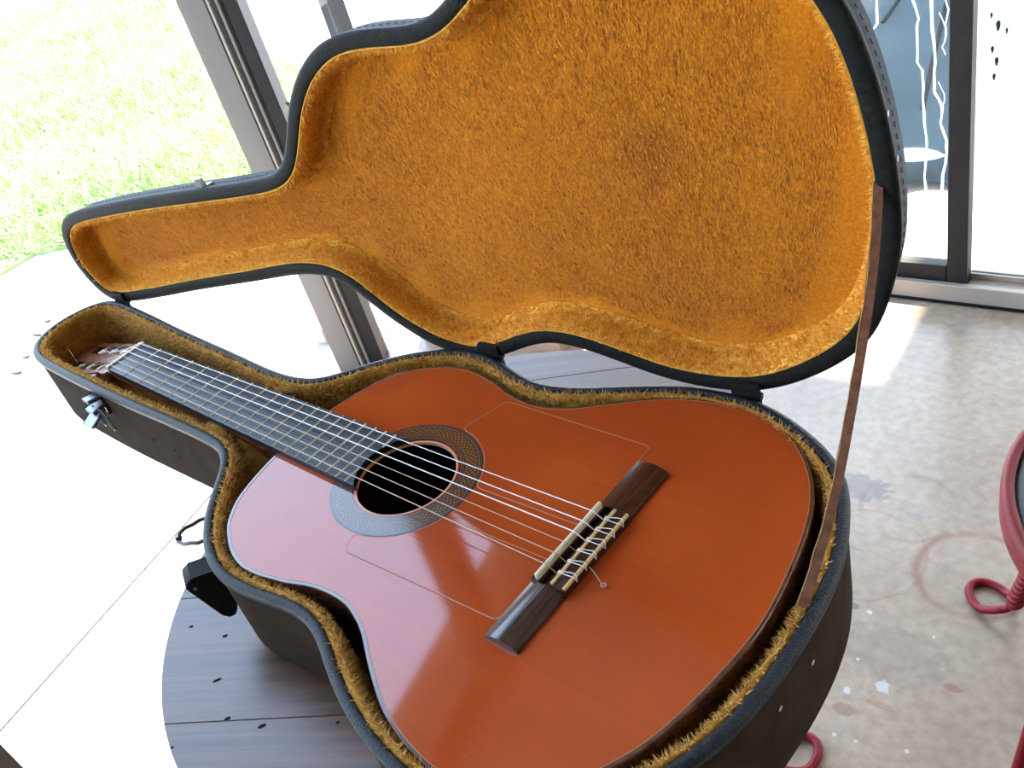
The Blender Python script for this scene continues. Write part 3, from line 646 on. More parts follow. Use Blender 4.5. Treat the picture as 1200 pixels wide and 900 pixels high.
# ================================================================== GUITAR CASE
RIM0 = [(-.177, .072), (-.193, .055), (-.202, .033), (-.204, .009), (-.198, -.015), (-.185, -.034), (-.168, -.045), (-.143, -.051), (-.1, -.053), (-.047, -.054), (.016, -.054), (.076, -.053), (.147, -.051), (.201, -.05), (.228, -.05), (.252, -.051), (.269, -.055), (.282, -.063), (.295, -.076), (.306, -.089), (.321, -.107), (.334, -.12), (.351, -.134), (.369, -.145), (.384, -.152), (.401, -.157), (.423, -.159), (.445, -.157), (.467, -.154), (.488, -.15), (.504, -.149), (.52, -.151), (.537, -.157), (.556, -.167), (.58, -.179), (.603, -.188), (.625, -.195), (.644, -.199), (.665, -.203), (.688, -.203), (.714, -.198), (.74, -.189), (.764, -.177), (.78, -.166), (.794, -.153), (.805, -.138), (.815, -.119), (.829, -.085), (.836, -.043), (.838, 0.0), (.836, .043), (.829, .082), (.815, .118), (.805, .138), (.794, .152), (.78, .164), (.764, .174), (.742, .185), (.714, .195), (.684, .199), (.649, .195), (.614, .186), (.582, .172), (.548, .157), (.522, .149), (.504, .147), (.49, .149), (.468, .155), (.438, .164), (.414, .166), (.39, .161), (.367, .152), (.344, .137), (.322, .117), (.306, .1), (.292, .082), (.277, .067), (.254, .06), (.226, .057), (.187, .058), (.142, .061), (.024, .067), (-.045, .072), (-.102, .0755), (-.143, .0765)]
RIM = smooth(catmull(RIM0, 360), 6)
OFFC = {}
def rim(d):
    k = round(d, 5)
    if k not in OFFC: OFFC[k] = offset_smooth(RIM, d) if abs(d) > 1e-6 else RIM
    return OFFC[k]
def base_map(P, z): return [Vector((x, y, ZO + z)) for x, y in P]
# the lid: the same outline folded up about the hinge line
LU = Vector((0.9891, 0.1475, 0)); LNN = Vector((0.1475, -0.9891, 0)); ph = math.radians(90.9)
LW = LNN * math.cos(ph) + Vector((0, 0, math.sin(ph))); LB = Vector((0.1475, -0.9889, 0.0157)) * -1     # LB points to the lid's back
LH = Vector((0.3, 0.14806, ZO - 0.0054))
def lid_pt(x, y, d=0.0):
    px, py = x - 0.3, y - 0.14806
    return LH + LU * (px * LU.x + py * LU.y) + LW * (px * LNN.x + py * LNN.y) + LB * d
def lid_map(P, z): return [lid_pt(x, y, -z) for x, y in P]

case = empty('guitar_case', (0.32, 0.0, TZ), label='open black hard guitar case with gold plush lining, lying on the round table', cat='guitar case')

def ring_shell(prof, mp, cap=None):
    bm = bmesh.new(); rings = [mp(rim(d), z) for d, z in prof]
    loft(bm, rings, True)
    return bm
# outer wall of the base
bm = bmesh.new(); prof = [(0.0015, -.0065), (0.0015, -.090), (0.003, -.0965), (0.0075, -.0995), (0.012, -.100)]
loft(bm, [base_map(rim(d), z) for d, z in prof], True, False, True)
base = obj('base_shell', bm, MT['brown_vinyl'], case, smooth=True, sharp=40, label='brown vinyl covered outer wall of the lower half')
trim_prof = [(0.001, -.0075), (-.0008, -.006), (-.0012, -.001), (0.000, .0015), (0.003, .0025), (0.0062, .002), (0.0075, .000), (0.0075, -.0075)]
bm = bmesh.new(); loft(bm, [base_map(rim(d), z) for d, z in trim_prof + trim_prof[:1]], True); bmesh.ops.remove_doubles(bm, verts=bm.verts, dist=1e-6)
obj('rim_trim', bm, MT['sky_tint_rim'], base, smooth=True, sharp=60, label='black vinyl piping along the rim')
def lining(prof, mp, floor_d, amp, seed):
    bm = bmesh.new(); rng = np.random.default_rng(seed); rings = []
    nz = smooth(rng.normal(0, 1, (360, 1)), 10)[:, 0] * 3
    for i, (d, z) in enumerate(prof):
        Q = rim(d)
        if 0 < i < len(prof) - 1:
            T = offset(Q, 1.0) - Q; Q = Q + T * (nz * amp)[:, None]
        rings.append(mp(Q, z))
    loft(bm, rings, True, False, True)
    return bm
BPROF = [(0.0074, -.004), (0.0085, .0005), (0.0115, .0010), (0.0140, -.003), (0.0152, -.012), (0.0155, -.040), (0.0155, -.080), (0.020, -.0905), (0.027, -.0925)]
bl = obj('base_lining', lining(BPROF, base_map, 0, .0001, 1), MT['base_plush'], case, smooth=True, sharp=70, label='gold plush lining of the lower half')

# pile: blades of plush growing from a lining
def pile(name, parent, prof, mp, n, hgt, flow, wid, seed, m=None):
    rng = np.random.default_rng(seed)
    rings = np.array([[tuple(v) for v in mp(rim(d), z)] for d, z in prof])      # k x 360 x 3
    A = rings[:-1]; B = rings[1:]
    ds = np.sqrt(((B - A) ** 2).sum(2)); du = np.sqrt(((np.roll(A, -1, 1) - A) ** 2).sum(2)); ar = (ds * du).ravel()
    idx = rng.choice(len(ar), n, p=ar / ar.sum()); k = idx // 360; i = idx % 360; j = (i + 1) % 360
    u = rng.random(n)[:, None]; v = rng.random(n)[:, None]
    p = (rings[k, i] * (1 - u) + rings[k, j] * u) * (1 - v) + (rings[k + 1, i] * (1 - u) + rings[k + 1, j] * u) * v
    tu = rings[k, j] - rings[k, i]; tv = rings[k + 1, i] - rings[k, i]
    tu /= np.maximum(np.sqrt((tu ** 2).sum(1)), 1e-9)[:, None]; tv /= np.maximum(np.sqrt((tv ** 2).sum(1)), 1e-9)[:, None]
    nn = np.cross(tu, tv); nn /= np.maximum(np.sqrt((nn ** 2).sum(1)), 1e-9)[:, None]
    if mp is lid_map: nn = -nn          # the lid's outline is mirrored: grow inwards
    return soup_blades(name, parent, p, nn, tu, tv, hgt, flow, wid, rng, m, 0.45)
def soup_blades(name, parent, p, nn, tu, tv, hgt, flow, wid, rng, m=None, cl=1.0):
    n = len(p); h = hgt * (0.6 + 0.7 * rng.random(n))[:, None]
    clump = np.sin(p[:, 0] * 160 + 3 * np.sin(p[:, 1] * 130) + p[:, 2] * 190)[:, None] * cl
    d = nn * 0.5 + tv * (flow + 0.25 * clump) + tu * (0.35 * clump + rng.normal(0, .35, (n, 1))) + tv * rng.normal(0, .3, (n, 1))
    d /= np.sqrt((d ** 2).sum(1))[:, None]
    sd = np.cross(d, nn + rng.normal(0, .3, (n, 3))); sd /= np.maximum(np.sqrt((sd ** 2).sum(1)), 1e-9)[:, None]
    w_ = wid * (0.7 + .6 * rng.random(n))[:, None]
    V = np.stack([p - sd * w_, p + sd * w_, p + d * h], 1).reshape(-1, 3)
    return tri_soup(name, V, np.arange(3 * n).reshape(-1, 3), m or MT['plush_pile'], parent, kind='stuff')
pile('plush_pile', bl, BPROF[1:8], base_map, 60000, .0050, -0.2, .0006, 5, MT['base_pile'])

# pads where the case narrows to the neck, and the floor of the neck compartment
for (x0, x1, y0, y1, nm) in ((.212, .250, -.0385, -.0305, 'neck_pad'), (.222, .262, .0335, .0425, 'neck_pad')):
    bm = bmesh.new(); box(bm, (x0, y0, ZO - .09), (x1, y1, ZO - .002), bev=.006)
    pd = obj(nm, bm, MT['base_plush'], case, smooth=True, sharp=60)
    n = 2600; rng = np.random.default_rng(int(x0 * 1000)); fx = rng.random(n); top = rng.random(n) < .5
    ang_ = rng.random(n) * 2 * PI
    p = np.stack([x0 + .003 + (x1 - x0 - .006) * rng.random(n), y0 + .003 + (y1 - y0 - .006) * rng.random(n), np.full(n, ZO - .003)], 1)
    nn = np.tile([0., 0, 1], (n, 1)); side = ~top; s_ = np.where(rng.random(n) < .5, 1, -1)
    ex = rng.random(n) < .5
    p[side & ex, 0] = np.where(s_[side & ex] > 0, x1, x0); nn[side & ex] = np.stack([s_[side & ex], 0 * s_[side & ex], 0 * s_[side & ex]], 1)
    p[side & ~ex, 1] = np.where(s_[side & ~ex] > 0, y1, y0); nn[side & ~ex] = np.stack([0 * s_[side & ~ex], s_[side & ~ex], 0 * s_[side & ~ex]], 1)
    p[side, 2] = ZO - .003 - .03 * rng.random(side.sum())
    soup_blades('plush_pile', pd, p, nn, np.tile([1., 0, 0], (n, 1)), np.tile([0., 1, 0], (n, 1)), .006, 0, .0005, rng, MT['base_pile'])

# lid
LD = 0.036
bm = bmesh.new(); prof = [(0.0015, -.005), (0.0015, -LD + .006), (0.0045, -LD + .0015), (0.009, -LD)]
rings = [lid_map(rim(d), z) for d, z in prof]
for s_, dz in ((.85, .006), (.6, .012), (.3, .014)):
    rings.append([lid_pt(.45 + (x - .45) * s_, y * s_ + (.01 if x < .3 else 0) * (1 - s_), LD + dz) for x, y in rim(.009)])
loft(bm, rings, True, False, True)
lid = obj('lid_shell', bm, MT['sky_tint_vinyl'], case, smooth=True, sharp=40)
lid_trim = [(0.001, -.008), (-.0010, -.0065), (-.0014, -.001), (0.0005, .0010), (0.003, .0018), (0.0100, .002), (0.0122, .001), (0.0125, -.008)]
bm = bmesh.new(); loft(bm, [lid_map(rim(d), z) for d, z in lid_trim + lid_trim[:1]], True); bmesh.ops.remove_doubles(bm, verts=bm.verts, dist=1e-6)
obj('lid_trim', bm, MT['lid_rim'], lid, smooth=True, sharp=60)
bm = bmesh.new(); Q = rim(0.0008)
step = resample(Q, 620)
for i in range(0, 620):
    if i % 2: continue
    a = lid_pt(*step[i], .019); b = lid_pt(*step[(i + 1) % 620], .019); tube(bm, [a, b], .0004, 4)
obj('stitching', bm, mat('thread', (0.035, 0.035, 0.035), 0.7), lid, kind='stuff')
LPROF = [(0.0122, -.004), (0.0128, .0000), (0.0140, .0002), (0.0158, -.004), (0.0168, -.012), (0.0180, -.024), (0.026, -.0295), (0.036, -.0305)]
bm = lining(LPROF[:-1], lid_map, 0, .0001, 2)
# drop the cap and build the back panel as its own gently uneven sheet
caps = [f for f in bm.faces if len(f.verts) > 4]; bmesh.ops.delete(bm, geom=caps, context='FACES_ONLY')
def lining_mat():
    m = mat('lid_plush', (0.5, 0.2, 0.02), 0.9, spec=0.05, sheen=0.25)
    N, L, b = nodes_of(m); t = N.new('ShaderNodeTexCoord')
    def noise(s, d=3):
        n = N.new('ShaderNodeTexNoise'); n.inputs['Scale'].default_value = s; n.inputs['Detail'].default_value = d; L.new(t.outputs['Object'], n.inputs['Vector']); return n.outputs['Fac']
    def ramp(src, p0, c0, p1, c1):
        r = N.new('ShaderNodeValToRGB'); r.color_ramp.elements[0].position = p0; r.color_ramp.elements[1].position = p1; r.color_ramp.elements[0].color = (*c0, 1); r.color_ramp.elements[1].color = (*c1, 1); L.new(src, r.inputs[0]); return r.outputs[0]
    def mul(a, c):
        x = N.new('ShaderNodeMix'); x.data_type = 'RGBA'; x.blend_type = 'MULTIPLY'; x.inputs[0].default_value = 1; L.new(a, x.inputs[6]); L.new(c, x.inputs[7]); return x.outputs[2]
    c = ramp(noise(5, 3), .3, (.60, .195, .006), .7, (.76, .275, .009))
    c = mul(c, ramp(noise(420, 2), .35, (.82, .78, .7), .68, (1.12, 1.16, 1.2)))
    # worn, matted patch with a shape of its own
    dv = N.new('ShaderNodeVectorMath'); dv.operation = 'SUBTRACT'; L.new(t.outputs['Object'], dv.inputs[0]); dv.inputs[1].default_value = tuple(WORN)
    sc_ = N.new('ShaderNodeVectorMath'); sc_.operation = 'MULTIPLY'; sc_.inputs[1].default_value = (1, 1, 1.15); L.new(dv.outputs[0], sc_.inputs[0])
    ln_ = N.new('ShaderNodeVectorMath'); ln_.operation = 'LENGTH'; L.new(sc_.outputs[0], ln_.inputs[0])
    ad = N.new('ShaderNodeMath'); ad.operation = 'MULTIPLY_ADD'; ad.inputs[1].default_value = .06; L.new(noise(30, 3), ad.inputs[0]); L.new(ln_.outputs['Value'], ad.inputs[2])
    c = mul(c, ramp(ad.outputs[0], .048, (.66, .62, .60), .066, (1, 1, 1)))
    L.new(c, b.inputs['Base Color'])
    bp = N.new('ShaderNodeBump'); bp.inputs['Strength'].default_value = .35; bp.inputs['Distance'].default_value = .001; L.new(noise(700, 2), bp.inputs['Height']); L.new(bp.outputs[0], b.inputs['Normal'])
    return m
def lid_flat(u_, v_):   # flattened coordinates of a point on the lid's panel
    return lid_pt(u_, v_, .0295)
WORN = lid_flat(.655, -.004) - wloc(case)
MT['lid_plush'] = lining_mat()
ll = obj('lid_lining', bm, MT['plush'], case, smooth=True, sharp=70, label='gold plush lining of the lid')
bm = bmesh.new()
Qp = rim(.026); rings = []
cen = np.array([.42, .01])
for s_ in (1.0, .96, .9, .8, .65, .45, .25, .08):
    row = []
    for x, y in Qp:
        px, py = (.42 + (x - .42) * s_), (.012 + (y - .012) * s_)
        row.append(lid_pt(px, py, .0295 + .004 * (1 - s_) + .0006 * math.sin(px * 90 + py * 40)))
    rings.append(row)
loft(bm, rings, True, False, True)
obj('back_panel', bm, MT['lid_plush'], ll, smooth=True)
pile('plush_pile', ll, LPROF[2:7], lid_map, 30000, .0052, -0.1, .0007, 8)
# short flecks of pile on the flat panel
n = 70000; rng = np.random.default_rng(21)
P2 = np.stack([-.19 + 1.02 * rng.random(n * 2), -.19 + .38 * rng.random(n * 2)], 1); P2 = P2[inside(P2, rim(.03))][:n]; n = len(P2)
pts = np.array([tuple(lid_pt(x, y, .0300)) for x, y in P2]); nn = np.tile(tuple(-LB), (n, 1)); tu = np.tile(tuple(LU), (n, 1)); tv = np.tile(tuple(LW), (n, 1))
MT['panel_pile'] = mat('panel_pile', (0.47, 0.135, 0.005), 0.85, c2=(0.92, 0.42, 0.045), scale=7, sheen=0.2, spec=0.1, rand=1.0, lo=0.15, hi=0.95)
soup_blades('panel_pile', ll, pts, nn, tu, tv, .0042, 1.6, .00038, rng, MT['panel_pile'], 0.1)

# hinges on the far edge
for (x, y) in ((-.150, .0785), (.432, .1665), (.690, .2005)):
    bm = bmesh.new(); c = Vector((x, y, ZO + .001)); t = Vector((.9891, .1475, 0)); nrm = Vector((-.1475, .9891, 0))
    obox(bm, c - t * .012 - nrm * .003 - Vector((0, 0, .013)), t * .024, nrm * .006, (0, 0, .011), bev=.001)
    obox(bm, c - t * .012 - nrm * .003 + Vector((0, 0, .002)), t * .024, nrm * .006, (0, 0, .011), bev=.001)
    cyl(bm, c - t * .0125 + nrm * .002, c + t * .0125 + nrm * .002, .0035, 10); obj('hinge', bm, MT['lid_rim'], case)

# fittings on the near wall
def frame_at(x, y, nx, ny):
    n_ = Vector((nx, ny, 0)).normalized(); return Vector((x, y, ZO)), n_, Vector((-n_.y, n_.x, 0))
MT['blue_steel'] = mat('steel_latch', (0.22, 0.235, 0.25), 0.4, 0.9)
# latch at the neck
o_, n_, t_ = frame_at(.005, -.0535, 0, -1)
bm = bmesh.new(); obox(bm, o_ - t_ * .012 + Vector((0, 0, -.032)) , t_ * .024, n_ * .002, (0, 0, .024), bev=.0006)
lt = obj('latch', bm, MT['dark_metal'], case, label='steel draw latch on the neck wall')
bm = bmesh.new(); obox(bm, o_ - t_ * .008 + n_ * .002 + Vector((0, 0, -.012)), t_ * .016, n_ * .012 + Vector((0, 0, .002)), (0, 0, .004), bev=.0008)
obox(bm, o_ - t_ * .010 + n_ * .002 + Vector((0, 0, -.022)), t_ * .020, n_ * .014 - Vector((0, 0, .002)), (0, 0, .004), bev=.0008)
obox(bm, o_ - t_ * .011 + n_ * .004 + Vector((0, 0, -.026)), t_ * .022, n_ * .022 - Vector((0, 0, .010)), (0, 0, .0025), bev=.0008); obj('lever', bm, MT['blue_steel'], lt)
bm = bmesh.new()
for dx, l_ in ((-.006, .030), (.016, .030)):
    tube(bm, [o_ + t_ * (dx - .004) + n_ * .010 + Vector((0, 0, -.018)), o_ + t_ * (dx - .004) + n_ * .008 + Vector((0, 0, -.018 - l_)), o_ + t_ * dx + n_ * .008 + Vector((0, 0, -.021 - l_)), o_ + t_ * (dx + .004) + n_ * .008 + Vector((0, 0, -.018 - l_)), o_ + t_ * (dx + .004) + n_ * .010 + Vector((0, 0, -.018))], .0011, 6)
obj('wire_loop', bm, MT['dark_metal'], lt, smooth=True)
# bail standing out from the upper bout
o_, n_, t_ = frame_at(.334, -.1195, -.62, -.78)
bm = bmesh.new(); obox(bm, o_ - t_ * .012 - n_ * .001 + Vector((0, 0, -.026)), t_ * .024, n_ * .003, (0, 0, .018), bev=.0008)
lt = obj('latch', bm, MT['blue_steel'], case, label='wire bail latch standing out from the upper bout')
bm = bmesh.new(); hgt = Vector((0, 0, -.012))
lp = [o_ + t_ * .015 + hgt, o_ + t_ * .0155 + n_ * .012 + hgt, o_ + t_ * .0125 + n_ * .018 + hgt, o_ + t_ * .011 + n_ * .025 + hgt, o_ + t_ * .005 + n_ * .031 + hgt, o_ - t_ * .005 + n_ * .031 + hgt, o_ - t_ * .011 + n_ * .026 + hgt, o_ - t_ * .0125 + n_ * .018 + hgt, o_ - t_ * .0155 + n_ * .012 + hgt, o_ - t_ * .015 + hgt]
tube(bm, lp, .0019, 8); obox(bm, o_ - t_ * .004 + n_ * .029 + hgt - Vector((0, 0, .003)), t_ * .008, n_ * .003, (0, 0, .007)); obj('wire_loop', bm, MT['dark_metal'], lt, smooth=True, sharp=40)
# black latch cover below the waist
o_, n_, t_ = frame_at(.372, -.1455, -.42, -.91)
bm = bmesh.new()
def cover(tt, g=0.0):
    return [o_ + t_ * tt + n_ * (a - g) + Vector((0, 0, z)) for a, z in ((-.002, -.014), (.020, -.010), (.026, -.013), (.028, -.018), (.0265, -.024), (.015, -.062), (.011, -.067), (.006, -.067), (.002, -.062), (-.002, -.05))]
loft(bm, [cover(-.011, .001), cover(-.010), cover(.010), cover(.011, .001)], True, True, True)
hd = obj('latch', bm, MT['lid_rim'], case, smooth=True, sharp=35, label='black tapered latch cover with a rivet')
bm = bmesh.new(); c = o_ + n_ * .021 + Vector((0, 0, -.021)); cyl(bm, c - t_ * .0105, c - t_ * .0125, .0022, 10, .0016); cyl(bm, c + t_ * .0105, c + t_ * .0125, .0022, 10, .0016); obj('rivet', bm, MT['nickel'], hd)
# keepers on the lid
for (x, y, nx, ny) in ((.128, -.0505, 0, -1), (.320, -.104, -.75, -.66)):
    n_ = Vector((nx, ny)).normalized(); t_ = Vector((-n_.y, n_.x)); c = Vector((x, y)); bm = bmesh.new()
    def q(a, b_, d): p = c + t_ * a + n_ * b_; return lid_pt(p.x, p.y, d)
    loft(bm, [[q(-.008, -.001, .003), q(.008, -.001, .003), q(.008, -.001, .018), q(-.008, -.001, .018)], [q(-.008, .002, .003), q(.008, .002, .003), q(.008, .002, .018), q(-.008, .002, .018)]], True, True, True)
    kp = obj('keeper', bm, MT['dark_metal'], case, label='small steel latch keeper on the edge of the lid')
    bm = bmesh.new(); loft(bm, [[q(-.006, .002, .004), q(.006, .002, .004), q(.006, .002, .011), q(-.006, .002, .011)], [q(-.004, .011, .0065), q(.006, .011, .0065), q(.006, .011, .010), q(-.004, .011, .010)]], True, True, True); obj('hook', bm, MT['dark_metal'], kp)
# rivet holes and screws
for (x, y, z) in ((.099, -.0525, -.045), (.138, -.0515, -.048), (.142, -.0515, -.056)):
    bm = bmesh.new(); cyl(bm, (x, y, ZO + z), (x, y - .0008, ZO + z), .0016, 8); obj('rivet_hole', bm, MT['hole_dark'], base)
# stay strap from lid to base
sa = lid_pt(.826, .019, .006); sb = Vector((.8265, .026, ZO + .001))
bm = bmesh.new(); rings = []
wd = Vector((.35, .93, .1)).normalized()
wd = Vector((.92, .38, -.08)).normalized()
for i in range(25):
    t = i / 24; p = sa.lerp(sb, t) + Vector((.012 * math.sin(PI * t), -.006 * math.sin(PI * t) + .003 * math.sin(3 * PI * t), 0)); w_ = .0029 if t < .85 else .0029 + .004 * (t - .85)
    th = Vector((.3, -.7, .6)).normalized() * .0008
    rings.append([p - wd * w_ - th, p + wd * w_ - th, p + wd * w_ + th, p - wd * w_ + th])
loft(bm, rings, True, True, True); stp = obj('stay_strap', bm, MT['strap'], case, label='worn brown ribbon holding the lid open')
bm = bmesh.new(); rng = random.Random(3); pts_ = [Vector(r_[0]) - wd * .0004 for r_ in rings[:]]
tube(bm, [p + wd * rng.uniform(-.0006, .0004) for p in pts_], .0005, 5); obj('frayed_edge', bm, MT['strap_end'], stp)
for (x, y, d) in ((.8400, -.020, .004), (.8400, .012, .006)):
    bm = bmesh.new(); a = lid_pt(x - .003, y, d); b = lid_pt(x - .0008, y, d); cyl(bm, a, b, .0022, 8); obj('screw', bm, MT['dark_metal'], lid)
for (x, y, z) in ((.8375, .010, -.030), (.8355, -.030, -.030)):
    bm = bmesh.new(); cyl(bm, (x - .002, y, ZO + z), (x + .0012, y, ZO + z), .0022, 8); obj('screw', bm, MT['nickel'], base)

# ================================================================== GUITAR
HALF = [(.3275, .0), (.3275, .022), (.3285, .036), (.331, .051), (.335, .068), (.341, .0865), (.349, .1005), (.361, .115), (.377, .1265), (.395, .1357), (.416, .1412), (.434, .1408), (.451, .138), (.468, .134), (.49, .127), (.511, .124), (.531, .1247), (.549, .1303), (.565, .138), (.593, .1563), (.623, .1733), (.648, .1825), (.668, .187), (.688, .1892), (.706, .1873), (.727, .1805), (.748, .170), (.766, .1535), (.779, .137), (.788, .121), (.795, .1045), (.801, .083), (.806, .057), (.810, .029), (.812, .0)]
body = [(x, -y) for x, y in HALF] + [(x, y) for x, y in HALF[-2:0:-1]]
BODY = catmull(body, 300)
gt = empty('classical_guitar', (0.35, 0, ZO - .091), label='classical guitar with a glossy orange cedar top, lying in the open case', cat='guitar')
HC = Vector((.4757, 0)); HR = .0446
def bz(P, z): return [Vector((x, y, ZO + z)) for x, y in P]
# soundboard with its hole
bm = bmesh.new(); Bi = offset(BODY, .0032)
ov = [bm.verts.new((x, y, ZO)) for x, y in Bi]; oe = [bm.edges.new((ov[i], ov[(i + 1) % len(ov)])) for i in range(len(ov))]
hv = [bm.verts.new((HC.x + HR * math.cos(t), HR * math.sin(t), ZO)) for t in np.linspace(0, 2 * PI, 96, endpoint=False)]; he = [bm.edges.new((hv[i], hv[(i + 1) % 96])) for i in range(96)]
bmesh.ops.triangle_fill(bm, edges=oe + he, use_beauty=True, use_dissolve=False)
for f in bm.faces:
    if f.normal.z < 0: f.normal_flip()
sbd = obj('soundboard', bm, MT['cedar'], gt, norm=False, label='glossy orange cedar top')
bm = bmesh.new(); loft(bm, [[(HC.x + HR * math.cos(t), HR * math.sin(t), ZO + z) for t in np.linspace(0, 2 * PI, 96, endpoint=False)] for z in (0, -.003)]); obj('hole_edge', bm, MT['cedar_edge'], sbd, smooth=True, label='pale cut edge of the sound hole')
bm = bmesh.new(); loft(bm, [[(HC.x + r_ * math.cos(t), r_ * math.sin(t), ZO + .00025) for t in np.linspace(0, 2 * PI, 96, endpoint=False)] for r_ in (HR, HR + .0016)]); obj('hole_lip', bm, MT['cedar_edge'], sbd, norm=True)
# binding: rounded strip round the edge, and a fine pale line beside it
bm = bmesh.new(); bp_ = [(.0034, -.0002), (.0032, .0001), (.0008, .0001), (.0002, -.0005), (0, -.0015), (0, -.006), (.0034, -.006)]
loft(bm, [bz(offset(BODY, d), z) for d, z in bp_ + bp_[:1]]); bmesh.ops.remove_doubles(bm, verts=bm.verts, dist=1e-7); bnd = obj('binding', bm, MT['rosewood'], gt, smooth=True, sharp=45, label='dark rosewood edge binding')
bm = bmesh.new(); bp_ = [(.0036, .0000), (.0036, .0003), (.0030, .0003), (.0030, .0000)]
loft(bm, [bz(offset(BODY, d), z) for d, z in bp_ + bp_[:1]]); bmesh.ops.remove_doubles(bm, verts=bm.verts, dist=1e-7); obj('purfling', bm, mat('purfling', (.30, .17, .09), .35), bnd, label='pale inlay line')
bm = bmesh.new(); loft(bm, [bz(offset(BODY, .0003), -.0055), bz(offset(BODY, .0003), -.088), bz(offset(BODY, .004), -.0905)], True, False, True); obj('sides_and_back', bm, MT['rosewood'], gt, smooth=True, sharp=40, label='dark red rosewood sides')
# rosette
ros = bpy.data.meshes.new('rosette'); bm = bmesh.new()
loft(bm, [[(r_ * math.cos(t), r_ * math.sin(t), z) for t in np.linspace(0, 2 * PI, 128, endpoint=False)] for r_, z in ((.0474, -.0001), (.0475, .00025), (.0682, .00025), (.0684, -.0001))])
bmesh.ops.recalc_face_normals(bm, faces=bm.faces); bm.to_mesh(ros); bm.free(); ros.materials.append(MT['rosette'])
ro = bpy.data.objects.new('rosette', ros); col.objects.link(ro); ro.parent = sbd; ro.location = Vector((HC.x, 0, ZO + .0001)) - wloc(sbd); tag(ro, label='mosaic rosette ring around the sound hole')
# clear tap plates: thin sheets with a visible edge
def rounded(poly, r=.006, n=5):
    out = []; m = len(poly)
    for i in range(m):
        p0, p1, p2 = [np.array(poly[(i + k) % m], float) for k in (-1, 0, 1)]
        a = p1 + (p0 - p1) / np.linalg.norm(p0 - p1) * r; b = p1 + (p2 - p1) / np.linalg.norm(p2 - p1) * r
        for t in np.linspace(0, 1, n): out.append(tuple(a * (1 - t) ** 2 + p1 * 2 * t * (1 - t) + b * t * t))
    return out
def clip_ros(P, R=.0690):
    out = []
    P = resample(np.array(P, float), 240)
    for x, y in P:
        d = math.hypot(x - HC.x, y)
        if d < R: x, y = HC.x + (x - HC.x) * R / d, y * R / d
        out.append((x, y))
    return out
for poly in ([(.5225, -.0505), (.5345, -.021), (.6505, -.0175), (.6505, -.0800), (.4885, -.0868), (.4825, -.0695)],
             [(.5435, .0170), (.6505, .0200), (.6508, .1170), (.4945, .1165), (.4800, .0705), (.522, .0515)]):
    if poly[0][1] < 0: poly = poly[::-1]
    P_ = np.array(clip_ros(rounded(poly))); ar_ = sum(P_[i][0] * P_[(i + 1) % len(P_)][1] - P_[(i + 1) % len(P_)][0] * P_[i][1] for i in range(len(P_)))
    if ar_ < 0: P_ = P_[::-1]
    bm = bmesh.new(); prism(bm, P_, ZO - .0002, ZO + .0004); tpl = obj('tap_plate', bm, MT['cedar'], gt, label='thin clear tap plate on the soundboard')
    bm = bmesh.new(); pr = [(-.0001, .0000), (-.0001, .00055), (.0007, .00055), (.0007, .0000)]
    loft(bm, [bz(offset(P_, d), z) for d, z in pr + pr[:1]]); bmesh.ops.remove_doubles(bm, verts=bm.verts, dist=1e-7); obj('plate_edge', bm, MT['tap_edge'], tpl)
# neck and heel
bm = bmesh.new(); rings = []
for x, hw, dp in ((-.006, .0255, .019), (.05, .0265, .020), (.15, .0282, .021), (.25, .0298, .022), (.275, .0304, .026), (.292, .030, .045), (.305, .027, .070), (.315, .024, .085), (.329, .022, .0865)):
    rings.append([Vector((x, hw * math.cos(a), ZO - .0002 - dp * math.sin(a) ** .8)) for a in np.linspace(0, PI, 17)])
loft(bm, rings, False); loft(bm, [[r_[0] for r_ in rings], [r_[-1] for r_ in rings]], False); bm.faces.new([bm.verts.new(p) for p in rings[0]])
bmesh.ops.remove_doubles(bm, verts=bm.verts, dist=1e-6); obj('neck', bm, MT['mahogany'], gt, smooth=True, sharp=50)
# fingerboard with its end cut along the sound hole
def fw(x): return .026 + .005 * x / .325
ys = np.linspace(-fw(.447), fw(.447), 25)
end = [(HC.x - math.sqrt(HR ** 2 - y * y) - .0002, y) for y in ys]
poly = [(0, fw(0))] + [(0, -fw(0))] + end
bm = bmesh.new(); prism(bm, poly, ZO - .0002, ZO + .0068); fb = obj('fingerboard', bm, MT['ebony'], gt)
def crown(bm, x, y0, y1):
    pr = [(-.0011, .0066), (-.0009, .0074), (0, .0080), (.0009, .0074), (.0011, .0066)]
    loft(bm, [[Vector((x + a, y, ZO + z)) for a, z in pr] for y in (y0, y1)], True, True, True)
for n in range(1, 20):
    x = .650 * (1 - 2 ** (-n / 12)); w_ = fw(x) - .0003; bm = bmesh.new()
    if n < 19: crown(bm, x, -w_, w_)
    else:
        crown(bm, x, -w_, -.0150); obj('fret', bm, MT['fret_metal'], fb); bm = bmesh.new(); crown(bm, x, .0150, w_)
    obj('fret', bm, MT['fret_metal'], fb)
bm = bmesh.new(); box(bm, (-.0052, -.026, ZO - .001), (0, .026, ZO + .0088), bev=.0012); obj('nut', bm, MT['bone'], gt)
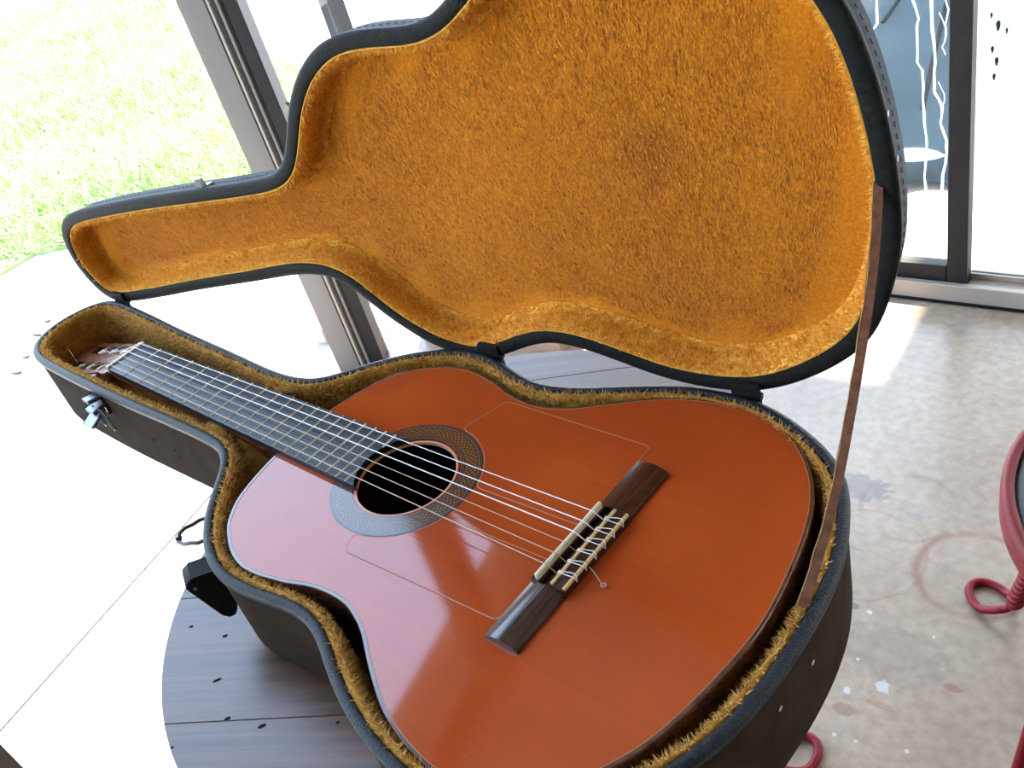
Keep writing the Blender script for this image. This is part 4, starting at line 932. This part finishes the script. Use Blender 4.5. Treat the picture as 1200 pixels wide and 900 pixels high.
# headstock, tilted back, with two slots, rollers and tuners
HT = math.radians(14)
def hs(x, y, z): return Vector((-.005 + x * math.cos(HT) + z * math.sin(HT), y, ZO + .0015 + x * math.sin(HT) + z * math.cos(HT)))    # x < 0 away from the nut
bm = bmesh.new()
hp = catmull([(0, -.026), (-.03, -.0285), (-.06, -.031), (-.12, -.0318), (-.165, -.0325), (-.178, -.030), (-.183, -.018), (-.187, 0), (-.183, .018), (-.178, .030), (-.165, .0325), (-.12, .0318), (-.06, .031), (-.03, .0285), (0, .026)], 80, True)
def slot(y): return [(-.030, y - .0075), (-.030, y + .0075), (-.150, y + .0075), (-.150, y - .0075)]
tops = []
for z in (0.0, -.018):
    loops = []; es = []
    for lp in (hp, slot(-.0165), slot(.0165)):
        vv = [bm.verts.new(hs(x, y, z)) for x, y in lp]; loops.append(vv); es += [bm.edges.new((vv[i], vv[(i + 1) % len(vv)])) for i in range(len(vv))]
    bmesh.ops.triangle_fill(bm, edges=es, use_beauty=True); tops.append(loops)
for la, lb in zip(*tops):
    for i in range(len(la)): bm.faces.new((la[i], la[(i + 1) % len(la)], lb[(i + 1) % len(lb)], lb[i]))
hd = obj('headstock', bm, MT['mahogany'], gt, label='reddish slotted headstock')
for sgn in (-1, 1):
    bm = bmesh.new(); vsx = [hs(-.028, sgn * .0308, -.002), hs(-.152, sgn * .0322, -.002), hs(-.152, sgn * .0322, -.016), hs(-.028, sgn * .0308, -.016)]
    loft(bm, [vsx, [v + Vector((0, sgn * .0012, 0)) for v in vsx]], True, True, True); tpz = obj('tuner_plate', bm, MT['nickel'], hd)
    for xx in (-.052, -.090, -.128):
        bm = bmesh.new(); cyl(bm, hs(xx, sgn * .0085, -.007), hs(xx, sgn * .0245, -.007), .0036, 12); obj('roller', bm, MT['bone'], hd)
        bm = bmesh.new(); cyl(bm, hs(xx, sgn * .0338, -.009), hs(xx, sgn * .0338, -.030), .0025, 8); 
        obj('tuner_post', bm, MT['nickel'], tpz)
        bm = bmesh.new(); rr_ = [[hs(xx + a_ * math.cos(t), sgn * .0338 + b_ * math.sin(t), z) for t in np.linspace(0, 2 * PI, 12, endpoint=False)] for a_, b_, z in ((.003, .003, -.022), (.006, .0028, -.024), (.0065, .0028, -.034), (.004, .003, -.037))]
        loft(bm, rr_, True, True, True); obj('tuner_button', bm, MT['bone'], tpz, smooth=True, sharp=50)
        bm = bmesh.new(); cyl(bm, hs(xx + .008, sgn * .0328, -.009), hs(xx + .008, sgn * .0352, -.009), .0045, 14); obj('gear', bm, MT['nickel'], tpz)
# fine hairline crack along the grain
bm = bmesh.new(); loft(bm, [[Vector((x, y - .00025, ZO + z)) for z in (-.0002, .00008)] + [Vector((x, y + .00025, ZO + z)) for z in (.00008, -.0002)] for x, y in ((.722, .0004), (.760, -.0003), (.7985, -.0014))], True, True, True); obj('hairline_crack', bm, mat('crack', (.20, .045, .018), .5), sbd)
# bridge
BX0, BX1 = .6516, .6815
bm = bmesh.new()
def wing(y0, y1):
    pr = [(BX0, .0001)] + [(BX0 + (BX1 - BX0) * t, .0022 + .0046 * math.sin(PI * (t * .94 + .03))) for t in np.linspace(0, 1, 11)] + [(BX1, .0001)]
    loft(bm, [[Vector((x, y, ZO + z)) for x, z in pr] for y in (y0, y1)], True, True, True)
wing(-.095, -.0415); wing(.0415, .095)
box(bm, (BX0, -.0415, ZO + .0001), (.6600, .0415, ZO + .0062)); box(bm, (.6600, -.0415, ZO + .0001), (.6690, .0415, ZO + .0026)); box(bm, (.6690, -.0415, ZO + .0001), (BX1 + .001, .0415, ZO + .0078))
br = obj('bridge', bm, MT['bridge_rosewood'], gt, smooth=True, sharp=35, label='dark rosewood bridge')
bm = bmesh.new(); box(bm, (.6548, -.0402, ZO + .002), (.6582, .0402, ZO + .0112), bev=.0011); obj('saddle', bm, MT['bone'], br)
for x0, x1 in ((.6690, .6716), (.6800, .6826)):
    bm = bmesh.new(); box(bm, (x0, -.0400, ZO + .0066), (x1, .0400, ZO + .0092), bev=.0006); obj('tie_strip', bm, MT['bone_strip'], br)
# strings
for k in range(6):
    y0 = -.0215 + .0086 * k; y1 = -.0290 + .0116 * k; nylon = k >= 3; m_ = MT['nylon'] if nylon else MT['wound']
    r_ = (.00042, .00038, .00034, .00050, .00044, .00040)[k]
    inner = min(k, 5 - k); sx_ = (-.128, -.090, -.052)[inner]; sgn = -1 if k < 3 else 1
    # which roller: outer strings go to the roller nearest the nut
    sx_ = (-.052, -.090, -.128)[inner]
    ro_ = hs(sx_, sgn * .0165, -.0035)
    bm = bmesh.new()
    tube(bm, [ro_, Vector((-.004, y0, ZO + .0093)), Vector((-.001, y0, ZO + .0093)), Vector((.6555, y1, ZO + .0116)), Vector((.6578, y1, ZO + .0114)), Vector((.6690, y1, ZO + .0045))], r_, 6)
    s_ = obj('string', bm, m_, gt, smooth=True, label='clear nylon treble string' if nylon else 'bronze wound bass string')
    bm = bmesh.new(); tie = 'nylon' if nylon else 'wound'
    for dy in ((-.0012, .0010) if nylon else (-.0006, .0008)):
        rr = .00036
        tube(bm, [(.6684, y1 + dy * .3, ZO + .0045), (.6680, y1 + dy * .6, ZO + .0085), (.6690, y1 + dy * .8, ZO + .0099), (.6716, y1 + dy * 1.2, ZO + .0098), (.6760, y1 + dy * 2.0 + .001, ZO + .0096), (.6805, y1 + dy * 2.4 + .0016, ZO + .0098), (.6830, y1 + dy * 1.5 + .0014, ZO + .0090), (.6836, y1 + .001, ZO + .0050)], rr, 5)
    obj('string_tie', bm, MT['nylon'], s_, smooth=True)
    bm = bmesh.new()
    cyl(bm, hs(sx_, sgn * .0125, -.007), hs(sx_, sgn * .0205, -.007), .0046, 10); obj('string_winding', bm, m_, s_)
    if k == 1:
        bm = bmesh.new(); e0 = Vector((.6836, y1 + .004, ZO + .0060)); e1 = Vector((.6985, -.0197, ZO + .0012))
        tube(bm, [e0.lerp(e1, t) + Vector((0, 0, .003 * math.sin(PI * t))) for t in np.linspace(0, 1, 8)], .00042, 5)
        tube(bm, [e1 + Vector((.0015 + .0016 * math.cos(t), .0016 * math.sin(t), .0006)) for t in np.linspace(0, 2 * PI, 12, endpoint=False)], .0007, 6, True); obj('loose_end', bm, MT['wound'], s_, smooth=True, label='loose ball end of a bass string')
    if k == 2:
        b0 = hs(sx_, sgn * .0165, -.003); bm = bmesh.new(); tube(bm, [b0, b0 + Vector((-.001, .001, .012)), b0 + Vector((-.003, .001, .026))], .0004, 5); obj('loose_end', bm, MT['nylon'], s_, smooth=True, label='loose string end standing up from the headstock')
